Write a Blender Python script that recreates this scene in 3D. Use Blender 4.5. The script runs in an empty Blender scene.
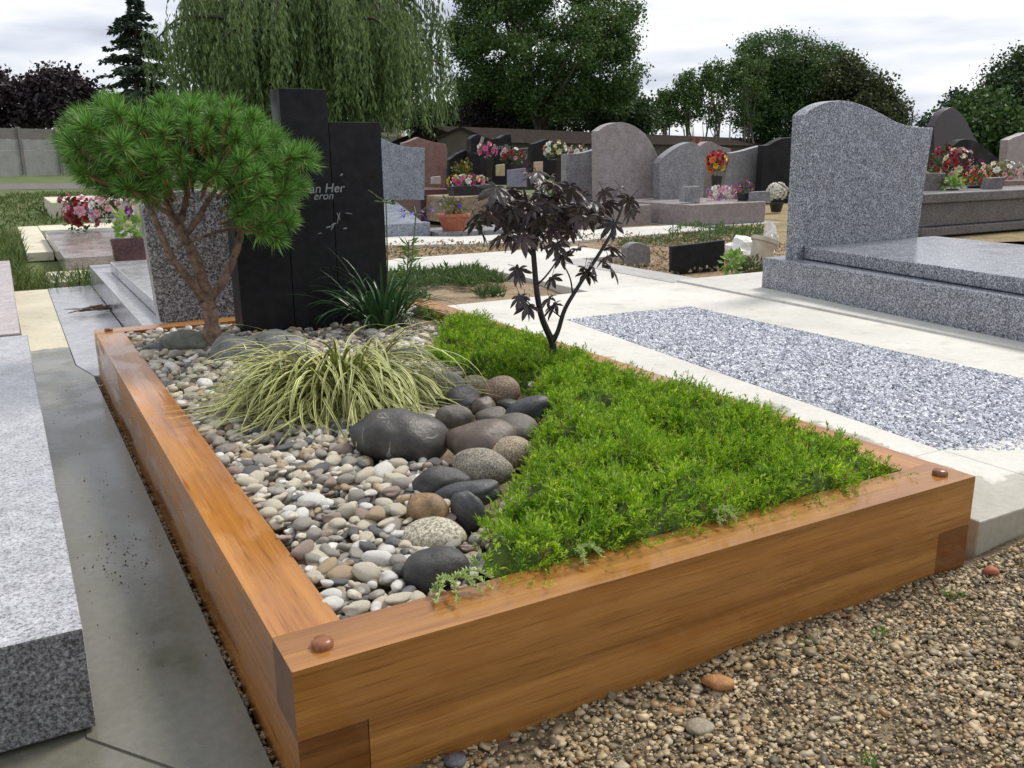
import bpy, math, random
import numpy as np
from mathutils import Vector, Matrix
random.seed(7)
rng = np.random.default_rng(11)
R_ = math.radians
sc = bpy.context.scene
COL = sc.collection

# ------------------------------------------------------------------ camera
F_PX = 893.52
CAM = np.array([-0.2112, -0.8825, 0.7215])
YAW, PITCH, ROLL = 0.5090, 0.2524, -0.0110
def basis():
    cy, sy, cp, sp = math.cos(YAW), math.sin(YAW), math.cos(PITCH), math.sin(PITCH)
    d = np.array([sy*cp, cy*cp, -sp]); r = np.array([cy, -sy, 0.0]); u = np.cross(r, d)
    cr, sr = math.cos(ROLL), math.sin(ROLL)
    return cr*r+sr*u, -sr*r+cr*u, d
CR, CU, CD = basis()
cam = bpy.data.objects.new('camera', bpy.data.cameras.new('camera'))
COL.objects.link(cam)
cam.data.sensor_width = 36.0
cam.data.lens = F_PX*36.0/1024.0
cam.data.clip_start = 0.02
cam.data.clip_end = 2000
M4 = Matrix.Identity(4)
for i in range(3):
    M4[i][0] = CR[i]; M4[i][1] = CU[i]; M4[i][2] = -CD[i]; M4[i][3] = CAM[i]
cam.matrix_world = M4
sc.camera = cam

# ------------------------------------------------------------------ world and sun
SUN_EL, SUN_AZ = 52, 75      # azimuth clockwise from +Y
world = bpy.data.worlds.new('World'); sc.world = world
world.use_nodes = True
wn = world.node_tree; wn.nodes.clear()
def wnode(t, **k):
    n = wn.nodes.new(t)
    for a, b in k.items(): setattr(n, a, b)
    return n
sky = wnode('ShaderNodeTexSky', sky_type='NISHITA', sun_disc=False)
sky.sun_elevation = R_(SUN_EL); sky.sun_rotation = R_(SUN_AZ)
tc = wnode('ShaderNodeTexCoord')
mp = wnode('ShaderNodeMapping'); mp.inputs['Scale'].default_value = (1.0, 1.0, 5.5)
mp.inputs['Location'].default_value = (2.3, 0.7, 0.1)
nz = wnode('ShaderNodeTexNoise'); nz.inputs['Scale'].default_value = 3.2; nz.inputs['Detail'].default_value = 7
nz.inputs['Roughness'].default_value = 0.5
rp = wnode('ShaderNodeValToRGB')
rp.color_ramp.elements[0].position = 0.34; rp.color_ramp.elements[0].color = (4.6, 5.0, 6.0, 1)
rp.color_ramp.elements[1].position = 0.56; rp.color_ramp.elements[1].color = (9.0, 9.1, 9.3, 1)
e = rp.color_ramp.elements.new(0.45); e.color = (6.9, 7.2, 8.0, 1)
mx = wnode('ShaderNodeMix', data_type='RGBA'); mx.inputs[0].default_value = 0.93
bg = wnode('ShaderNodeBackground'); bg.inputs['Strength'].default_value = 0.089
wo = wnode('ShaderNodeOutputWorld')
L = wn.links.new
L(tc.outputs['Generated'], mp.inputs['Vector']); L(mp.outputs['Vector'], nz.inputs['Vector'])
L(nz.outputs['Fac'], rp.inputs['Fac'])
L(sky.outputs['Color'], mx.inputs[6]); L(rp.outputs['Color'], mx.inputs[7])
L(mx.outputs[2], bg.inputs['Color']); L(bg.outputs['Background'], wo.inputs['Surface'])

sun = bpy.data.objects.new('sun', bpy.data.lights.new('sun', 'SUN')); COL.objects.link(sun)
sun.data.energy = 2.5; sun.data.angle = R_(14); sun.data.color = (1.0, 0.95, 0.87)
az, el = R_(SUN_AZ), R_(SUN_EL)
sd = Vector((math.sin(az)*math.cos(el), math.cos(az)*math.cos(el), math.sin(el)))
sun.rotation_euler = sd.to_track_quat('Z', 'Y').to_euler()
sun.location = (3, 3, 6)
vs = sc.view_settings
vs.view_transform = 'Standard'; vs.look = 'None'; vs.gamma = 1; vs.exposure = 0.42; vs.use_curve_mapping = False

# ------------------------------------------------------------------ measuring helpers
def ray(u, v): return CD + CR*((u-512)/F_PX) + CU*((384-v)/F_PX)
def G(u, v, z=0.0):
    d = ray(u, v); return CAM + d*((z-CAM[2])/d[2])
def Y(u, v, y):
    d = ray(u, v); return CAM + d*((y-CAM[1])/d[1])
def D(u, v, depth): return CAM + ray(u, v)*depth
def depth_of(p): return float((np.asarray(p)-CAM) @ CD)

# ------------------------------------------------------------------ object helpers
WL = {}; LAST = [None]
def setp(o, label=None, cat=None, group=None, kind=None):
    if label: o['label'] = label
    if cat: o['category'] = cat
    if group: o['group'] = group
    if kind: o['kind'] = kind
    return o
def link(name, me, parent=None, loc=(0, 0, 0)):
    o = bpy.data.objects.new(name, me); COL.objects.link(o)
    o.location = loc
    if parent is not None:
        o.parent = parent
        WL[o.name] = WL[parent.name] + np.array(loc)
    else:
        WL[o.name] = np.array(loc, float)
    return o
def thing(name, label, cat, loc, group=None):
    return setp(link(name, None, None, tuple(float(a) for a in loc)), label, cat, group)
def make_mesh(name, V, F, mats, mi=None, smooth=False):
    me = bpy.data.meshes.new(name)
    V = np.asarray(V, np.float32)
    if isinstance(F, np.ndarray):
        m, k = F.shape
        me.vertices.add(len(V)); me.vertices.foreach_set('co', V.ravel())
        me.loops.add(m*k); me.loops.foreach_set('vertex_index', F.astype(np.int32).ravel())
        me.polygons.add(m)
        me.polygons.foreach_set('loop_start', np.arange(0, m*k, k, dtype=np.int32))
        me.polygons.foreach_set('loop_total', np.full(m, k, np.int32))
        me.update(calc_edges=True)
    else:
        me.from_pydata([tuple(map(float, p)) for p in V], [], [tuple(int(i) for i in f) for f in F]); me.update()
    for m_ in (mats if isinstance(mats, (list, tuple)) else [mats]): me.materials.append(m_)
    if mi is not None: me.polygons.foreach_set('material_index', np.asarray(mi, np.int32))
    me.polygons.foreach_set('use_smooth', np.full(len(me.polygons), bool(smooth)))
    me.validate()
    return me
def obj(name, V, F, mats, parent=None, mi=None, smooth=False, bevel=0.0, base=None, seg=2):
    """one mesh object from world-space vertices"""
    V = np.asarray(V, float)
    if parent is not None:
        off = WL[parent.name]; loc = (0, 0, 0)
    else:
        off = np.array(base if base is not None else [V[:, 0].mean(), V[:, 1].mean(), V[:, 2].min()], float); loc = tuple(off)
    o = LAST[0] = link(name, make_mesh(name, V-off, F, mats, mi, smooth), parent, loc)
    if bevel:
        b = o.modifiers.new('bevel', 'BEVEL'); b.width = bevel; b.segments = seg; b.limit_method = 'ANGLE'; b.angle_limit = R_(35)
        b.harden_normals = False
    return o
class MB:
    def __init__(s): s.V = []; s.F = []; s.mi = []
    def add(s, V, F, m=0):
        o = len(s.V); s.V += [tuple(p) for p in V]
        for f in F: s.F.append(tuple(i+o for i in f)); s.mi.append(m)
        return s
    def box(s, x0, x1, y0, y1, z0, z1, m=0):
        return s.add([(x0,y0,z0),(x1,y0,z0),(x1,y1,z0),(x0,y1,z0),(x0,y0,z1),(x1,y0,z1),(x1,y1,z1),(x0,y1,z1)],
                     [(0,3,2,1),(4,5,6,7),(0,1,5,4),(1,2,6,5),(2,3,7,6),(3,0,4,7)], m)
    def extrude(s, P, dvec, m=0):
        """closed outline P (list of 3-D points) extruded along dvec"""
        n = len(P); P = [np.array(p, float) for p in P]; dv = np.array(dvec, float)
        nrm = np.zeros(3)
        for i in range(n): nrm += np.cross(P[i], P[(i+1) % n])
        if nrm @ dv > 0: P = P[::-1]
        V = P + [p+dv for p in P]
        F = [tuple(range(n)), tuple(range(2*n-1, n-1, -1))] + [(i, i+n, (i+1) % n+n, (i+1) % n)[::1] for i in range(n)]
        return s.add(V, F, m)
    def tube(s, pts, rad, n=8, m=0, cap=True):
        pts = [np.array(p, float) for p in pts]; o = len(s.V); k = len(pts)
        ref = np.array([0.3, 0.9, 0.15])
        for i, p in enumerate(pts):
            t = pts[min(i+1, k-1)]-pts[max(i-1, 0)]; t = t/(np.linalg.norm(t)+1e-9)
            a = np.cross(t, ref); a /= np.linalg.norm(a)+1e-9; b = np.cross(t, a)
            for j in range(n):
                q = 2*math.pi*j/n
                s.V.append(tuple(p+rad[i]*(math.cos(q)*a+math.sin(q)*b)))
        for i in range(k-1):
            for j in range(n):
                s.F.append((o+i*n+j, o+i*n+(j+1) % n, o+(i+1)*n+(j+1) % n, o+(i+1)*n+j)); s.mi.append(m)
        if cap:
            s.F.append(tuple(o+j for j in range(n))[::-1]); s.mi.append(m)
            s.F.append(tuple(o+(k-1)*n+j for j in range(n))); s.mi.append(m)
        return s
    def lathe(s, prof, c, n=20, m=0, sx=1, sy=1):
        """prof: (r,z) pairs"""
        o = len(s.V); k = len(prof)
        for r, z in prof:
            for j in range(n):
                q = 2*math.pi*j/n; s.V.append((c[0]+r*sx*math.cos(q), c[1]+r*sy*math.sin(q), c[2]+z))
        for i in range(k-1):
            for j in range(n):
                s.F.append((o+i*n+j, o+i*n+(j+1) % n, o+(i+1)*n+(j+1) % n, o+(i+1)*n+j)); s.mi.append(m)
        s.F.append(tuple(o+j for j in range(n))[::-1]); s.mi.append(m)
        s.F.append(tuple(o+(k-1)*n+j for j in range(n))); s.mi.append(m)
        return s
    def build(s, name, mats, parent=None, **k):
        return obj(name, s.V, s.F, mats, parent, mi=s.mi, **k)
def smooth_line(P, n=6):
    """Catmull-Rom through 2-D or 3-D points"""
    P = [np.array(p, float) for p in P]; out = []
    Q = [2*P[0]-P[1]] + P + [2*P[-1]-P[-2]]
    for i in range(1, len(Q)-2):
        for t in np.linspace(0, 1, n, endpoint=False):
            a, b, c, d = Q[i-1], Q[i], Q[i+1], Q[i+2]
            out.append(0.5*((2*b)+(-a+c)*t+(2*a-5*b+4*c-d)*t*t+(-a+3*b-3*c+d)*t**3))
    out.append(P[-1]); return out
def inpoly(x, y, P):
    x = np.asarray(x); y = np.asarray(y); c = np.zeros(x.shape, bool); n = len(P); j = n-1
    for i in range(n):
        xi, yi, xj, yj = P[i][0], P[i][1], P[j][0], P[j][1]
        c ^= ((yi > y) != (yj > y)) & (x < (xj-xi)*(y-yi)/(yj-yi+1e-12)+xi); j = i
    return c
def edge_dist(x, y, P):
    d = np.full(np.shape(x), 1e9)
    for i in range(len(P)):
        a = np.array(P[i][:2]); b = np.array(P[(i+1) % len(P)][:2]); ab = b-a
        t = np.clip(((x-a[0])*ab[0]+(y-a[1])*ab[1])/(ab@ab+1e-12), 0, 1)
        d = np.minimum(d, np.hypot(x-a[0]-t*ab[0], y-a[1]-t*ab[1]))
    return d
def fbm(x, y, seed, f0=6):
    r = np.random.default_rng(seed); h = np.zeros_like(x)
    for k in range(10):
        a = r.uniform(0, 6.28); f = f0*(1.32**k); h += (0.78**k)*np.sin(f*(x*math.cos(a)+y*math.sin(a))+r.uniform(0, 6.28))
    return h/3
def rand_rot(n, tilt=math.pi):
    """n random rotation matrices; tilt limits the lean of the z axis"""
    yaw = rng.uniform(0, 2*np.pi, n); tl = rng.uniform(-tilt, tilt, n); sp = rng.uniform(0, 2*np.pi, n)
    def rz(a):
        m = np.zeros((n, 3, 3)); m[:, 0, 0] = np.cos(a); m[:, 0, 1] = -np.sin(a); m[:, 1, 0] = np.sin(a); m[:, 1, 1] = np.cos(a); m[:, 2, 2] = 1; return m
    def rx(a):
        m = np.zeros((n, 3, 3)); m[:, 0, 0] = 1; m[:, 1, 1] = np.cos(a); m[:, 1, 2] = -np.sin(a); m[:, 2, 1] = np.sin(a); m[:, 2, 2] = np.cos(a); return m
    return rz(yaw) @ rx(tl) @ rz(sp)
def scatter(bV, bF, Rm, S, Loc):
    """copies of a base shape: S (n,3) scale, Rm (n,3,3), Loc (n,3)"""
    n = len(Loc); bV = np.asarray(bV); bF = np.asarray(bF)
    V = np.einsum('nij,nkj->nki', Rm, bV[None]*S[:, None, :]) + Loc[:, None, :]
    F = bF[None] + (np.arange(n)*len(bV))[:, None, None]
    return V.reshape(-1, 3), F.reshape(-1, bF.shape[1])
def frames(T, roll=None):
    """rotation matrices whose y axis is T"""
    T = T/np.linalg.norm(T, axis=1, keepdims=True)
    r = rng.normal(size=T.shape); x = np.cross(T, r); x /= np.linalg.norm(x, axis=1, keepdims=True); z = np.cross(x, T)
    return np.stack([x, T, z], 2)
LEAF_V = np.array([(0, 0, 0), (0.5, 0.5, 0.08), (0, 1, 0), (-0.5, 0.5, 0.08)]); LEAF_F = np.array([(0, 1, 2, 3)])
def ico(sub):
    import bmesh
    bm = bmesh.new(); bmesh.ops.create_icosphere(bm, subdivisions=sub, radius=1)
    V = np.array([v.co[:] for v in bm.verts]); F = np.array([[v.index for v in f.verts] for f in bm.faces]); bm.free(); return V, F
ICO1, ICO2, ICO3, ICO4 = ico(1), ico(2), ico(3), ico(4)
def lumpy(V, seed, amp=0.12, flat=0.0):
    r = np.random.default_rng(seed); out = V.copy()
    d = np.ones(len(V))
    for k in range(5):
        w = r.normal(size=3)*(0.9+0.5*k); d += amp/(1+0.6*k)*np.sin(V@w + r.uniform(0, 6))
    return out*d[:, None]

# ------------------------------------------------------------------ materials
def M(name):
    m = bpy.data.materials.new(name); m.use_nodes = True
    nt = m.node_tree; b = nt.nodes['Principled BSDF']
    return m, nt, b
def nd(nt, t, ins=None, **k):
    n = nt.nodes.new(t)
    for a, v in k.items(): setattr(n, a, v)
    for a, v in (ins or {}).items():
        if isinstance(v, bpy.types.NodeSocket): nt.links.new(v, n.inputs[a])
        else: n.inputs[a].default_value = v
    return n
def c4(c): return (c[0], c[1], c[2], 1)
def ramp(nt, fac, stops, interp='LINEAR'):
    n = nd(nt, 'ShaderNodeValToRGB', {'Fac': fac}); cr = n.color_ramp; cr.interpolation = interp
    while len(cr.elements) < len(stops): cr.elements.new(0.5)
    for e_, (p, c) in zip(cr.elements, stops):
        e_.position = p; e_.color = c4(c) if hasattr(c, '__len__') else (c, c, c, 1)
    return n.outputs['Color']
def coords(nt, scale=(1, 1, 1), world=False, loc=(0, 0, 0)):
    if world: v = nd(nt, 'ShaderNodeNewGeometry').outputs['Position']
    else: v = nd(nt, 'ShaderNodeTexCoord').outputs['Object']
    return nd(nt, 'ShaderNodeMapping', {'Vector': v, 'Scale': scale, 'Location': loc}).outputs['Vector']
def noise(nt, vec, scale, detail=4, rough=0.5, dist=0):
    return nd(nt, 'ShaderNodeTexNoise', {'Vector': vec, 'Scale': scale, 'Detail': detail, 'Roughness': rough, 'Distortion': dist}).outputs['Fac']
def mix(nt, fac, a, b, mode='MIX'):
    n = nd(nt, 'ShaderNodeMix', data_type='RGBA', blend_type=mode)
    for i, v in ((0, fac), (6, a), (7, b)):
        if isinstance(v, bpy.types.NodeSocket): nt.links.new(v, n.inputs[i])
        else: n.inputs[i].default_value = v if i == 0 else c4(v)
    return n.outputs[2]
def math_(nt, op, a, b=0.0, clamp=False):
    n = nd(nt, 'ShaderNodeMath', operation=op, use_clamp=clamp)
    for i, v in ((0, a), (1, b)):
        if isinstance(v, bpy.types.NodeSocket): nt.links.new(v, n.inputs[i])
        else: n.inputs[i].default_value = v
    return n.outputs[0]
def bump(nt, b, h, strength=0.3, dist=0.01):
    n = nd(nt, 'ShaderNodeBump', {'Height': h, 'Strength': strength, 'Distance': dist}); nt.links.new(n.outputs['Normal'], b.inputs['Normal'])
def setc(nt, b, c):
    if isinstance(c, bpy.types.NodeSocket): nt.links.new(c, b.inputs['Base Color'])
    else: b.inputs['Base Color'].default_value = c4(c)
def sep(nt, v):
    return nd(nt, 'ShaderNodeSeparateXYZ', {'Vector': v}).outputs
def plain(name, c, rough=0.6, var=0.15, scale=20, metal=0, bmp=0.0):
    m, nt, b = M(name); v = coords(nt)
    n = noise(nt, v, scale, 5)
    lo = [x*(1-var) for x in c]; hi = [min(1, x*(1+var)) for x in c]
    setc(nt, b, ramp(nt, n, [(0.3, lo), (0.7, hi)])); b.inputs['Roughness'].default_value = rough; b.inputs['Metallic'].default_value = metal
    if bmp: bump(nt, b, n, bmp, 0.005)
    return m
def granite(name, cols, grain, rough=0.25, var=0.25, side=None):
    """cols: list of (position, colour) for the speckle"""
    m, nt, b = M(name); v = coords(nt)
    wv = nd(nt, 'ShaderNodeVectorMath', {0: v, 1: nd(nt, 'ShaderNodeTexNoise', {'Vector': v, 'Scale': grain*1.3, 'Detail': 1}).outputs['Color']}, operation='MULTIPLY_ADD')
    # distorted cells so that the crystals are irregular
    sc_ = nd(nt, 'ShaderNodeVectorMath', {0: nd(nt, 'ShaderNodeTexNoise', {'Vector': v, 'Scale': grain*1.2, 'Detail': 2}).outputs['Color']}, operation='SCALE'); sc_.inputs['Scale'].default_value = 1.3/grain
    vv = nd(nt, 'ShaderNodeVectorMath', {0: v, 1: sc_.outputs[0]}, operation='ADD').outputs[0]
    vo = nd(nt, 'ShaderNodeTexVoronoi', {'Vector': vv, 'Scale': grain})
    from statistics import NormalDist
    val = nd(nt, 'ShaderNodeSeparateColor', {'Color': vo.outputs['Color']}).outputs[0]
    nn = noise(nt, v, grain*0.85, 3, 0.72)
    q = [(0.0 if p == 0 else min(0.98, max(0.02, 0.5+0.105*NormalDist().inv_cdf(p))), c) for p, c in cols]
    vo2 = nd(nt, 'ShaderNodeTexVoronoi', {'Vector': vv, 'Scale': grain*1.9})
    val2 = nd(nt, 'ShaderNodeSeparateColor', {'Color': vo2.outputs['Color']}).outputs[1]
    c1 = mix(nt, 0.36, ramp(nt, nn, q, 'CONSTANT'), ramp(nt, val2, cols, 'CONSTANT'))
    big = noise(nt, v, grain*0.12, 3)
    c2 = mix(nt, 1.0, c1, ramp(nt, big, [(0.3, 1-var), (0.7, 1.0+var*0.3)]), 'MULTIPLY')
    nt.nodes.remove(wv)
    setc(nt, b, c2)
    nt.links.new(ramp(nt, noise(nt, v, 6, 4), [(0.35, rough*0.7), (0.7, min(1, rough*1.5))]), b.inputs['Roughness'])
    bump(nt, b, val, 0.06, 0.002)
    return m
def leafmat(name, cols, rough=0.5, trans=0.25, spec=0.4):
    """colour varies per leaf"""
    m, nt, b = M(name)
    ri = nd(nt, 'ShaderNodeNewGeometry').outputs['Random Per Island']
    k = len(cols); c = ramp(nt, ri, [((i+0.0)/max(1, k-1), x) for i, x in enumerate(cols)])
    setc(nt, b, c); b.inputs['Roughness'].default_value = rough; b.inputs['Specular IOR Level'].default_value = spec
    if trans:
        tr = nd(nt, 'ShaderNodeBsdfTranslucent', {'Color': c}); ms = nd(nt, 'ShaderNodeMixShader', {0: trans, 1: b.outputs[0], 2: tr.outputs[0]})
        out = [n for n in nt.nodes if n.type == 'OUTPUT_MATERIAL'][0]; nt.links.new(ms.outputs[0], out.inputs['Surface'])
    return m
def stonemix(name, cols, rough=0.5, speck=60, amp=0.25):
    """every stone (mesh island) gets its own colour"""
    m, nt, b = M(name); v = coords(nt)
    ri = nd(nt, 'ShaderNodeNewGeometry').outputs['Random Per Island']
    k = len(cols); c = ramp(nt, ri, [(i/k, x) for i, x in enumerate(cols)], 'CONSTANT')
    n = noise(nt, v, speck, 4, 0.65)
    c = mix(nt, 1.0, c, ramp(nt, n, [(0.3, 1-amp), (0.7, 1+amp)]), 'MULTIPLY')
    setc(nt, b, c); b.inputs['Roughness'].default_value = rough
    return m
def rock(name, c1, c2, scale=20, rough=0.45, vein=None, speck=0):
    m, nt, b = M(name); v = coords(nt)
    n = noise(nt, v, scale, 6, 0.65)
    c = ramp(nt, n, [(0.36, c1), (0.62, c2)])
    c = mix(nt, 1.0, c, ramp(nt, noise(nt, v, scale*6, 4, 0.7), [(0.3, 0.72), (0.7, 1.18)]), 'MULTIPLY')
    if speck:
        s_ = noise(nt, v, speck*2.2, 4, 0.7); c = mix(nt, ramp(nt, s_, [(0.44, 0), (0.62, 0.8)]), c, [min(1, x*2.0+0.05) for x in c2])
    if vein:
        vn = noise(nt, coords(nt, (1.6, 1.6, 0.6)), 7, 3, 0.55, 1.0)
        w_ = math_(nt, 'ABSOLUTE', math_(nt, 'SUBTRACT', vn, 0.52))
        patch = noise(nt, v, 17, 3)
        f = math_(nt, 'MULTIPLY', ramp(nt, w_, [(0.0, 0.85), (0.016, 0.0)]), ramp(nt, patch, [(0.5, 0), (0.6, 1)]))
        c = mix(nt, f, c, vein)
    setc(nt, b, c); b.inputs['Roughness'].default_value = rough
    bump(nt, b, noise(nt, v, scale*3, 6, 0.78), 0.5, 0.007)
    return m
def wood(name, axis, dark, light, rough=0.3):
    m, nt, b = M(name)
    st = [13, 13, 13]; st[axis] = 0.5
    v = coords(nt, tuple(st)); wob = noise(nt, coords(nt, tuple(1.0 if i == axis else 7 for i in range(3))), 1.2, 3)
    n1 = noise(nt, v, 1.6, 5, 0.62, 0.7)
    st2 = [95, 95, 95]; st2[axis] = 1.1
    n2 = noise(nt, coords(nt, tuple(st2)), 1.4, 4, 0.6)
    st3 = [300, 300, 300]; st3[axis] = 9
    n3 = noise(nt, coords(nt, tuple(st3)), 1.0, 2, 0.5)
    c = ramp(nt, n1, [(0.28, dark), (0.5, [(a+b_)/2 for a, b_ in zip(dark, light)]), (0.74, light)])
    c = mix(nt, 1.0, c, ramp(nt, n2, [(0.25, (0.82, 0.78, 0.72)), (0.6, (1.04, 1.04, 1.04))]), 'MULTIPLY')
    c = mix(nt, 1.0, c, ramp(nt, n3, [(0.30, (0.70, 0.64, 0.6)), (0.44, (1, 1, 1))]), 'MULTIPLY')
    c = mix(nt, 1.0, c, ramp(nt, wob, [(0.3, (0.86, 0.82, 0.80)), (0.7, (1.1, 1.1, 1.1))]), 'MULTIPLY')
    # worn wet film: blotchy gloss
    sw = [1.6, 1.6, 1.6]; sw[axis] = 0.45
    wet = noise(nt, coords(nt, tuple(sw)), 7, 5, 0.55, 0.3)
    wf = ramp(nt, wet, [(0.47, 0.0), (0.53, 1.0)])
    c = mix(nt, wf, c, mix(nt, 1.0, c, (0.90, 0.85, 0.80), 'MULTIPLY'))
    setc(nt, b, c)
    nt.links.new(ramp(nt, wet, [(0.46, rough), (0.54, rough*0.4)]), b.inputs['Roughness'])
    bump(nt, b, n3, 0.10, 0.002)
    return m
def concrete(name, dry, wetc=None, wetfac=None, rough=0.8, grain=0.2):
    """wetfac: function(nt) -> socket with 0..1 wetness"""
    m, nt, b = M(name); v = coords(nt, world=True)
    n1 = noise(nt, v, 2.2, 6, 0.6); n2 = noise(nt, v, 60, 5, 0.7); n3 = noise(nt, v, 14, 4, 0.6)
    c = ramp(nt, n1, [(0.25, [x*0.80 for x in dry]), (0.7, [min(1, x*1.08) for x in dry])])
    c = mix(nt, 1.0, c, ramp(nt, n2, [(0.3, 1-grain), (0.65, 1.0)]), 'MULTIPLY')
    c = mix(nt, 1.0, c, ramp(nt, n3, [(0.28, 0.80), (0.45, 1.0)]), 'MULTIPLY')
    if wetfac:
        w = wetfac(nt, v)
        cw = ramp(nt, n1, [(0.25, [x*0.90 for x in wetc]), (0.7, [x*1.06 for x in wetc])])
        n3 = n2
        cw = mix(nt, 1.0, cw, ramp(nt, n2, [(0.3, 0.8), (0.65, 1.05)]), 'MULTIPLY')
        c = mix(nt, w, c, cw)
        film = ramp(nt, noise(nt, v, 5, 5, 0.6, 0.3), [(0.42, 0.30), (0.58, 0.13)])
        rr = mix(nt, w, (rough, rough, rough), film); nt.links.new(rr, b.inputs['Roughness'])
        hb = math_(nt, 'MULTIPLY', n2, math_(nt, 'SUBTRACT', 1.05, w))
        bump(nt, b, n2, 0.10, 0.003)
    else:
        b.inputs['Roughness'].default_value = rough; bump(nt, b, n2, 0.25, 0.004)
    setc(nt, b, c)
    return m
def ground_mat(name, cols, s1, s2, rough=0.95, bs=0.6):
    m, nt, b = M(name); v = coords(nt, world=True)
    a = noise(nt, v, s1, 6, 0.65); f = noise(nt, v, s2, 5, 0.7)
    c = ramp(nt, a, [(0.25+0.5*i/max(1, len(cols)-1), x) for i, x in enumerate(cols)])
    c = mix(nt, 1.0, c, ramp(nt, f, [(0.3, 0.45), (0.7, 1.3)]), 'MULTIPLY')
    setc(nt, b, c); b.inputs['Roughness'].default_value = rough; bump(nt, b, f, bs, 0.02)
    return m

W_DARK, W_LIGHT = (0.215, 0.090, 0.021), (0.47, 0.235, 0.065)
M_wood_x = wood('wood_grain_across', 0, W_DARK, W_LIGHT)
M_wood_y = wood('wood_grain_along', 1, (0.31, 0.122, 0.026), (0.50, 0.235, 0.062))
M_wood_end = wood('wood_end_grain', 0, (0.135, 0.055, 0.016), (0.235, 0.10, 0.028))
M_peg = wood('wood_peg', 2, (0.20, 0.075, 0.03), (0.34, 0.14, 0.055), 0.7)
M_gr_fore = granite('granite_pale_speckled', [(0, (0.060, 0.060, 0.069)), (0.14, (0.206, 0.206, 0.224)), (0.34, (0.378, 0.378, 0.404)), (0.62, (0.516, 0.516, 0.546))], 250, 0.22)
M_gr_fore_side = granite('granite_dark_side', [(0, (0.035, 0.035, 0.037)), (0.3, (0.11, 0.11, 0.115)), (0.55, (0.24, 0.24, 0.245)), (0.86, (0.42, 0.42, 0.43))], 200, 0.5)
M_gr_big = granite('granite_salt_pepper', [(0, (0.026, 0.030, 0.036)), (0.28, (0.134, 0.145, 0.175)), (0.52, (0.322, 0.342, 0.389)), (0.8, (0.671, 0.691, 0.738))], 175, 0.2)
M_gr_speck = granite('granite_black_white', [(0, (0.034, 0.034, 0.040)), (0.36, (0.138, 0.138, 0.149)), (0.56, (0.391, 0.380, 0.391)), (0.8, (0.644, 0.632, 0.632))], 160, 0.28)
M_gr_blue = granite('granite_blue_grey', [(0, (0.07, 0.08, 0.10)), (0.25, (0.20, 0.225, 0.27)), (0.6, (0.36, 0.39, 0.44))], 110, 0.3)
M_gr_rose = granite('granite_rose', [(0, (0.11, 0.055, 0.045)), (0.4, (0.24, 0.135, 0.115)), (0.75, (0.33, 0.20, 0.17))], 120, 0.3)
M_gr_red = granite('granite_dark_red', [(0, (0.05, 0.02, 0.022)), (0.4, (0.13, 0.06, 0.062)), (0.8, (0.2, 0.10, 0.10))], 150, 0.3)
M_gr_pinkgrey = granite('granite_pink_grey', [(0, (0.20, 0.17, 0.17)), (0.4, (0.33, 0.29, 0.29)), (0.75, (0.40, 0.36, 0.36))], 150, 0.35)
M_gr_grey = granite('granite_mid_grey', [(0, (0.10, 0.10, 0.11)), (0.3, (0.24, 0.245, 0.26)), (0.7, (0.37, 0.375, 0.39))], 110, 0.3)
M_gr_brown = granite('granite_brown_grey', [(0, (0.045, 0.042, 0.045)), (0.35, (0.12, 0.11, 0.11)), (0.75, (0.24, 0.22, 0.215))], 85, 0.35)
M_gr_pinkslab = granite('granite_pale_pink', [(0, (0.30, 0.24, 0.24)), (0.4, (0.46, 0.39, 0.39)), (0.75, (0.56, 0.50, 0.49))], 170, 0.25)
M_gr_step = granite('granite_fine_grey', [(0, (0.2, 0.2, 0.215)), (0.3, (0.34, 0.34, 0.36)), (0.7, (0.46, 0.46, 0.49))], 200, 0.2)
M_gr_warm = granite('granite_warm_polished', [(0, (0.22, 0.19, 0.17)), (0.4, (0.36, 0.32, 0.30)), (0.75, (0.45, 0.41, 0.39))], 150, 0.16)
M_beige_stone = granite('stone_beige_mottled', [(0, (0.20, 0.14, 0.09)), (0.4, (0.34, 0.26, 0.18)), (0.75, (0.45, 0.36, 0.27))], 30, 0.5)
M_black = granite('granite_black', [(0, (0.010, 0.010, 0.012)), (0.5, (0.016, 0.016, 0.019)), (0.85, (0.022, 0.022, 0.027))], 260, 0.55, 0.5)
M_black.node_tree.nodes['Principled BSDF'].inputs['Specular IOR Level'].default_value = 0.22
M_black_matt = plain('black_stone', (0.014, 0.014, 0.018), 0.3, 0.3)
M_letter = plain('engraved_letters', (0.27, 0.27, 0.29), 0.6, 0.2)
M_white = plain('white_paint', (0.78, 0.78, 0.76), 0.5, 0.06)
M_terra = plain('terracotta', (0.34, 0.105, 0.055), 0.7, 0.25, 30)
M_darkpot = plain('dark_pot', (0.02, 0.02, 0.025), 0.4, 0.3)
M_glassy = plain('translucent_wrap', (0.62, 0.58, 0.60), 0.25, 0.2, 30)
M_soil = ground_mat('dry_soil', [(0.16, 0.11, 0.065), (0.30, 0.22, 0.135), (0.40, 0.31, 0.20)], 6, 70)
M_damp = ground_mat('gravelly_soil', [(0.09, 0.066, 0.04), (0.19, 0.142, 0.085), (0.36, 0.285, 0.18)], 4, 60)
M_litter = ground_mat('leaf_litter', [(0.13, 0.085, 0.045), (0.30, 0.21, 0.12), (0.42, 0.34, 0.22)], 12, 45)
M_lawn = ground_mat('mown_lawn', [(0.045, 0.075, 0.018), (0.085, 0.12, 0.03), (0.16, 0.17, 0.055)], 1.4, 30)
M_asphalt = ground_mat('worn_path', [(0.11, 0.10, 0.09), (0.16, 0.145, 0.13)], 2, 20)

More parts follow.
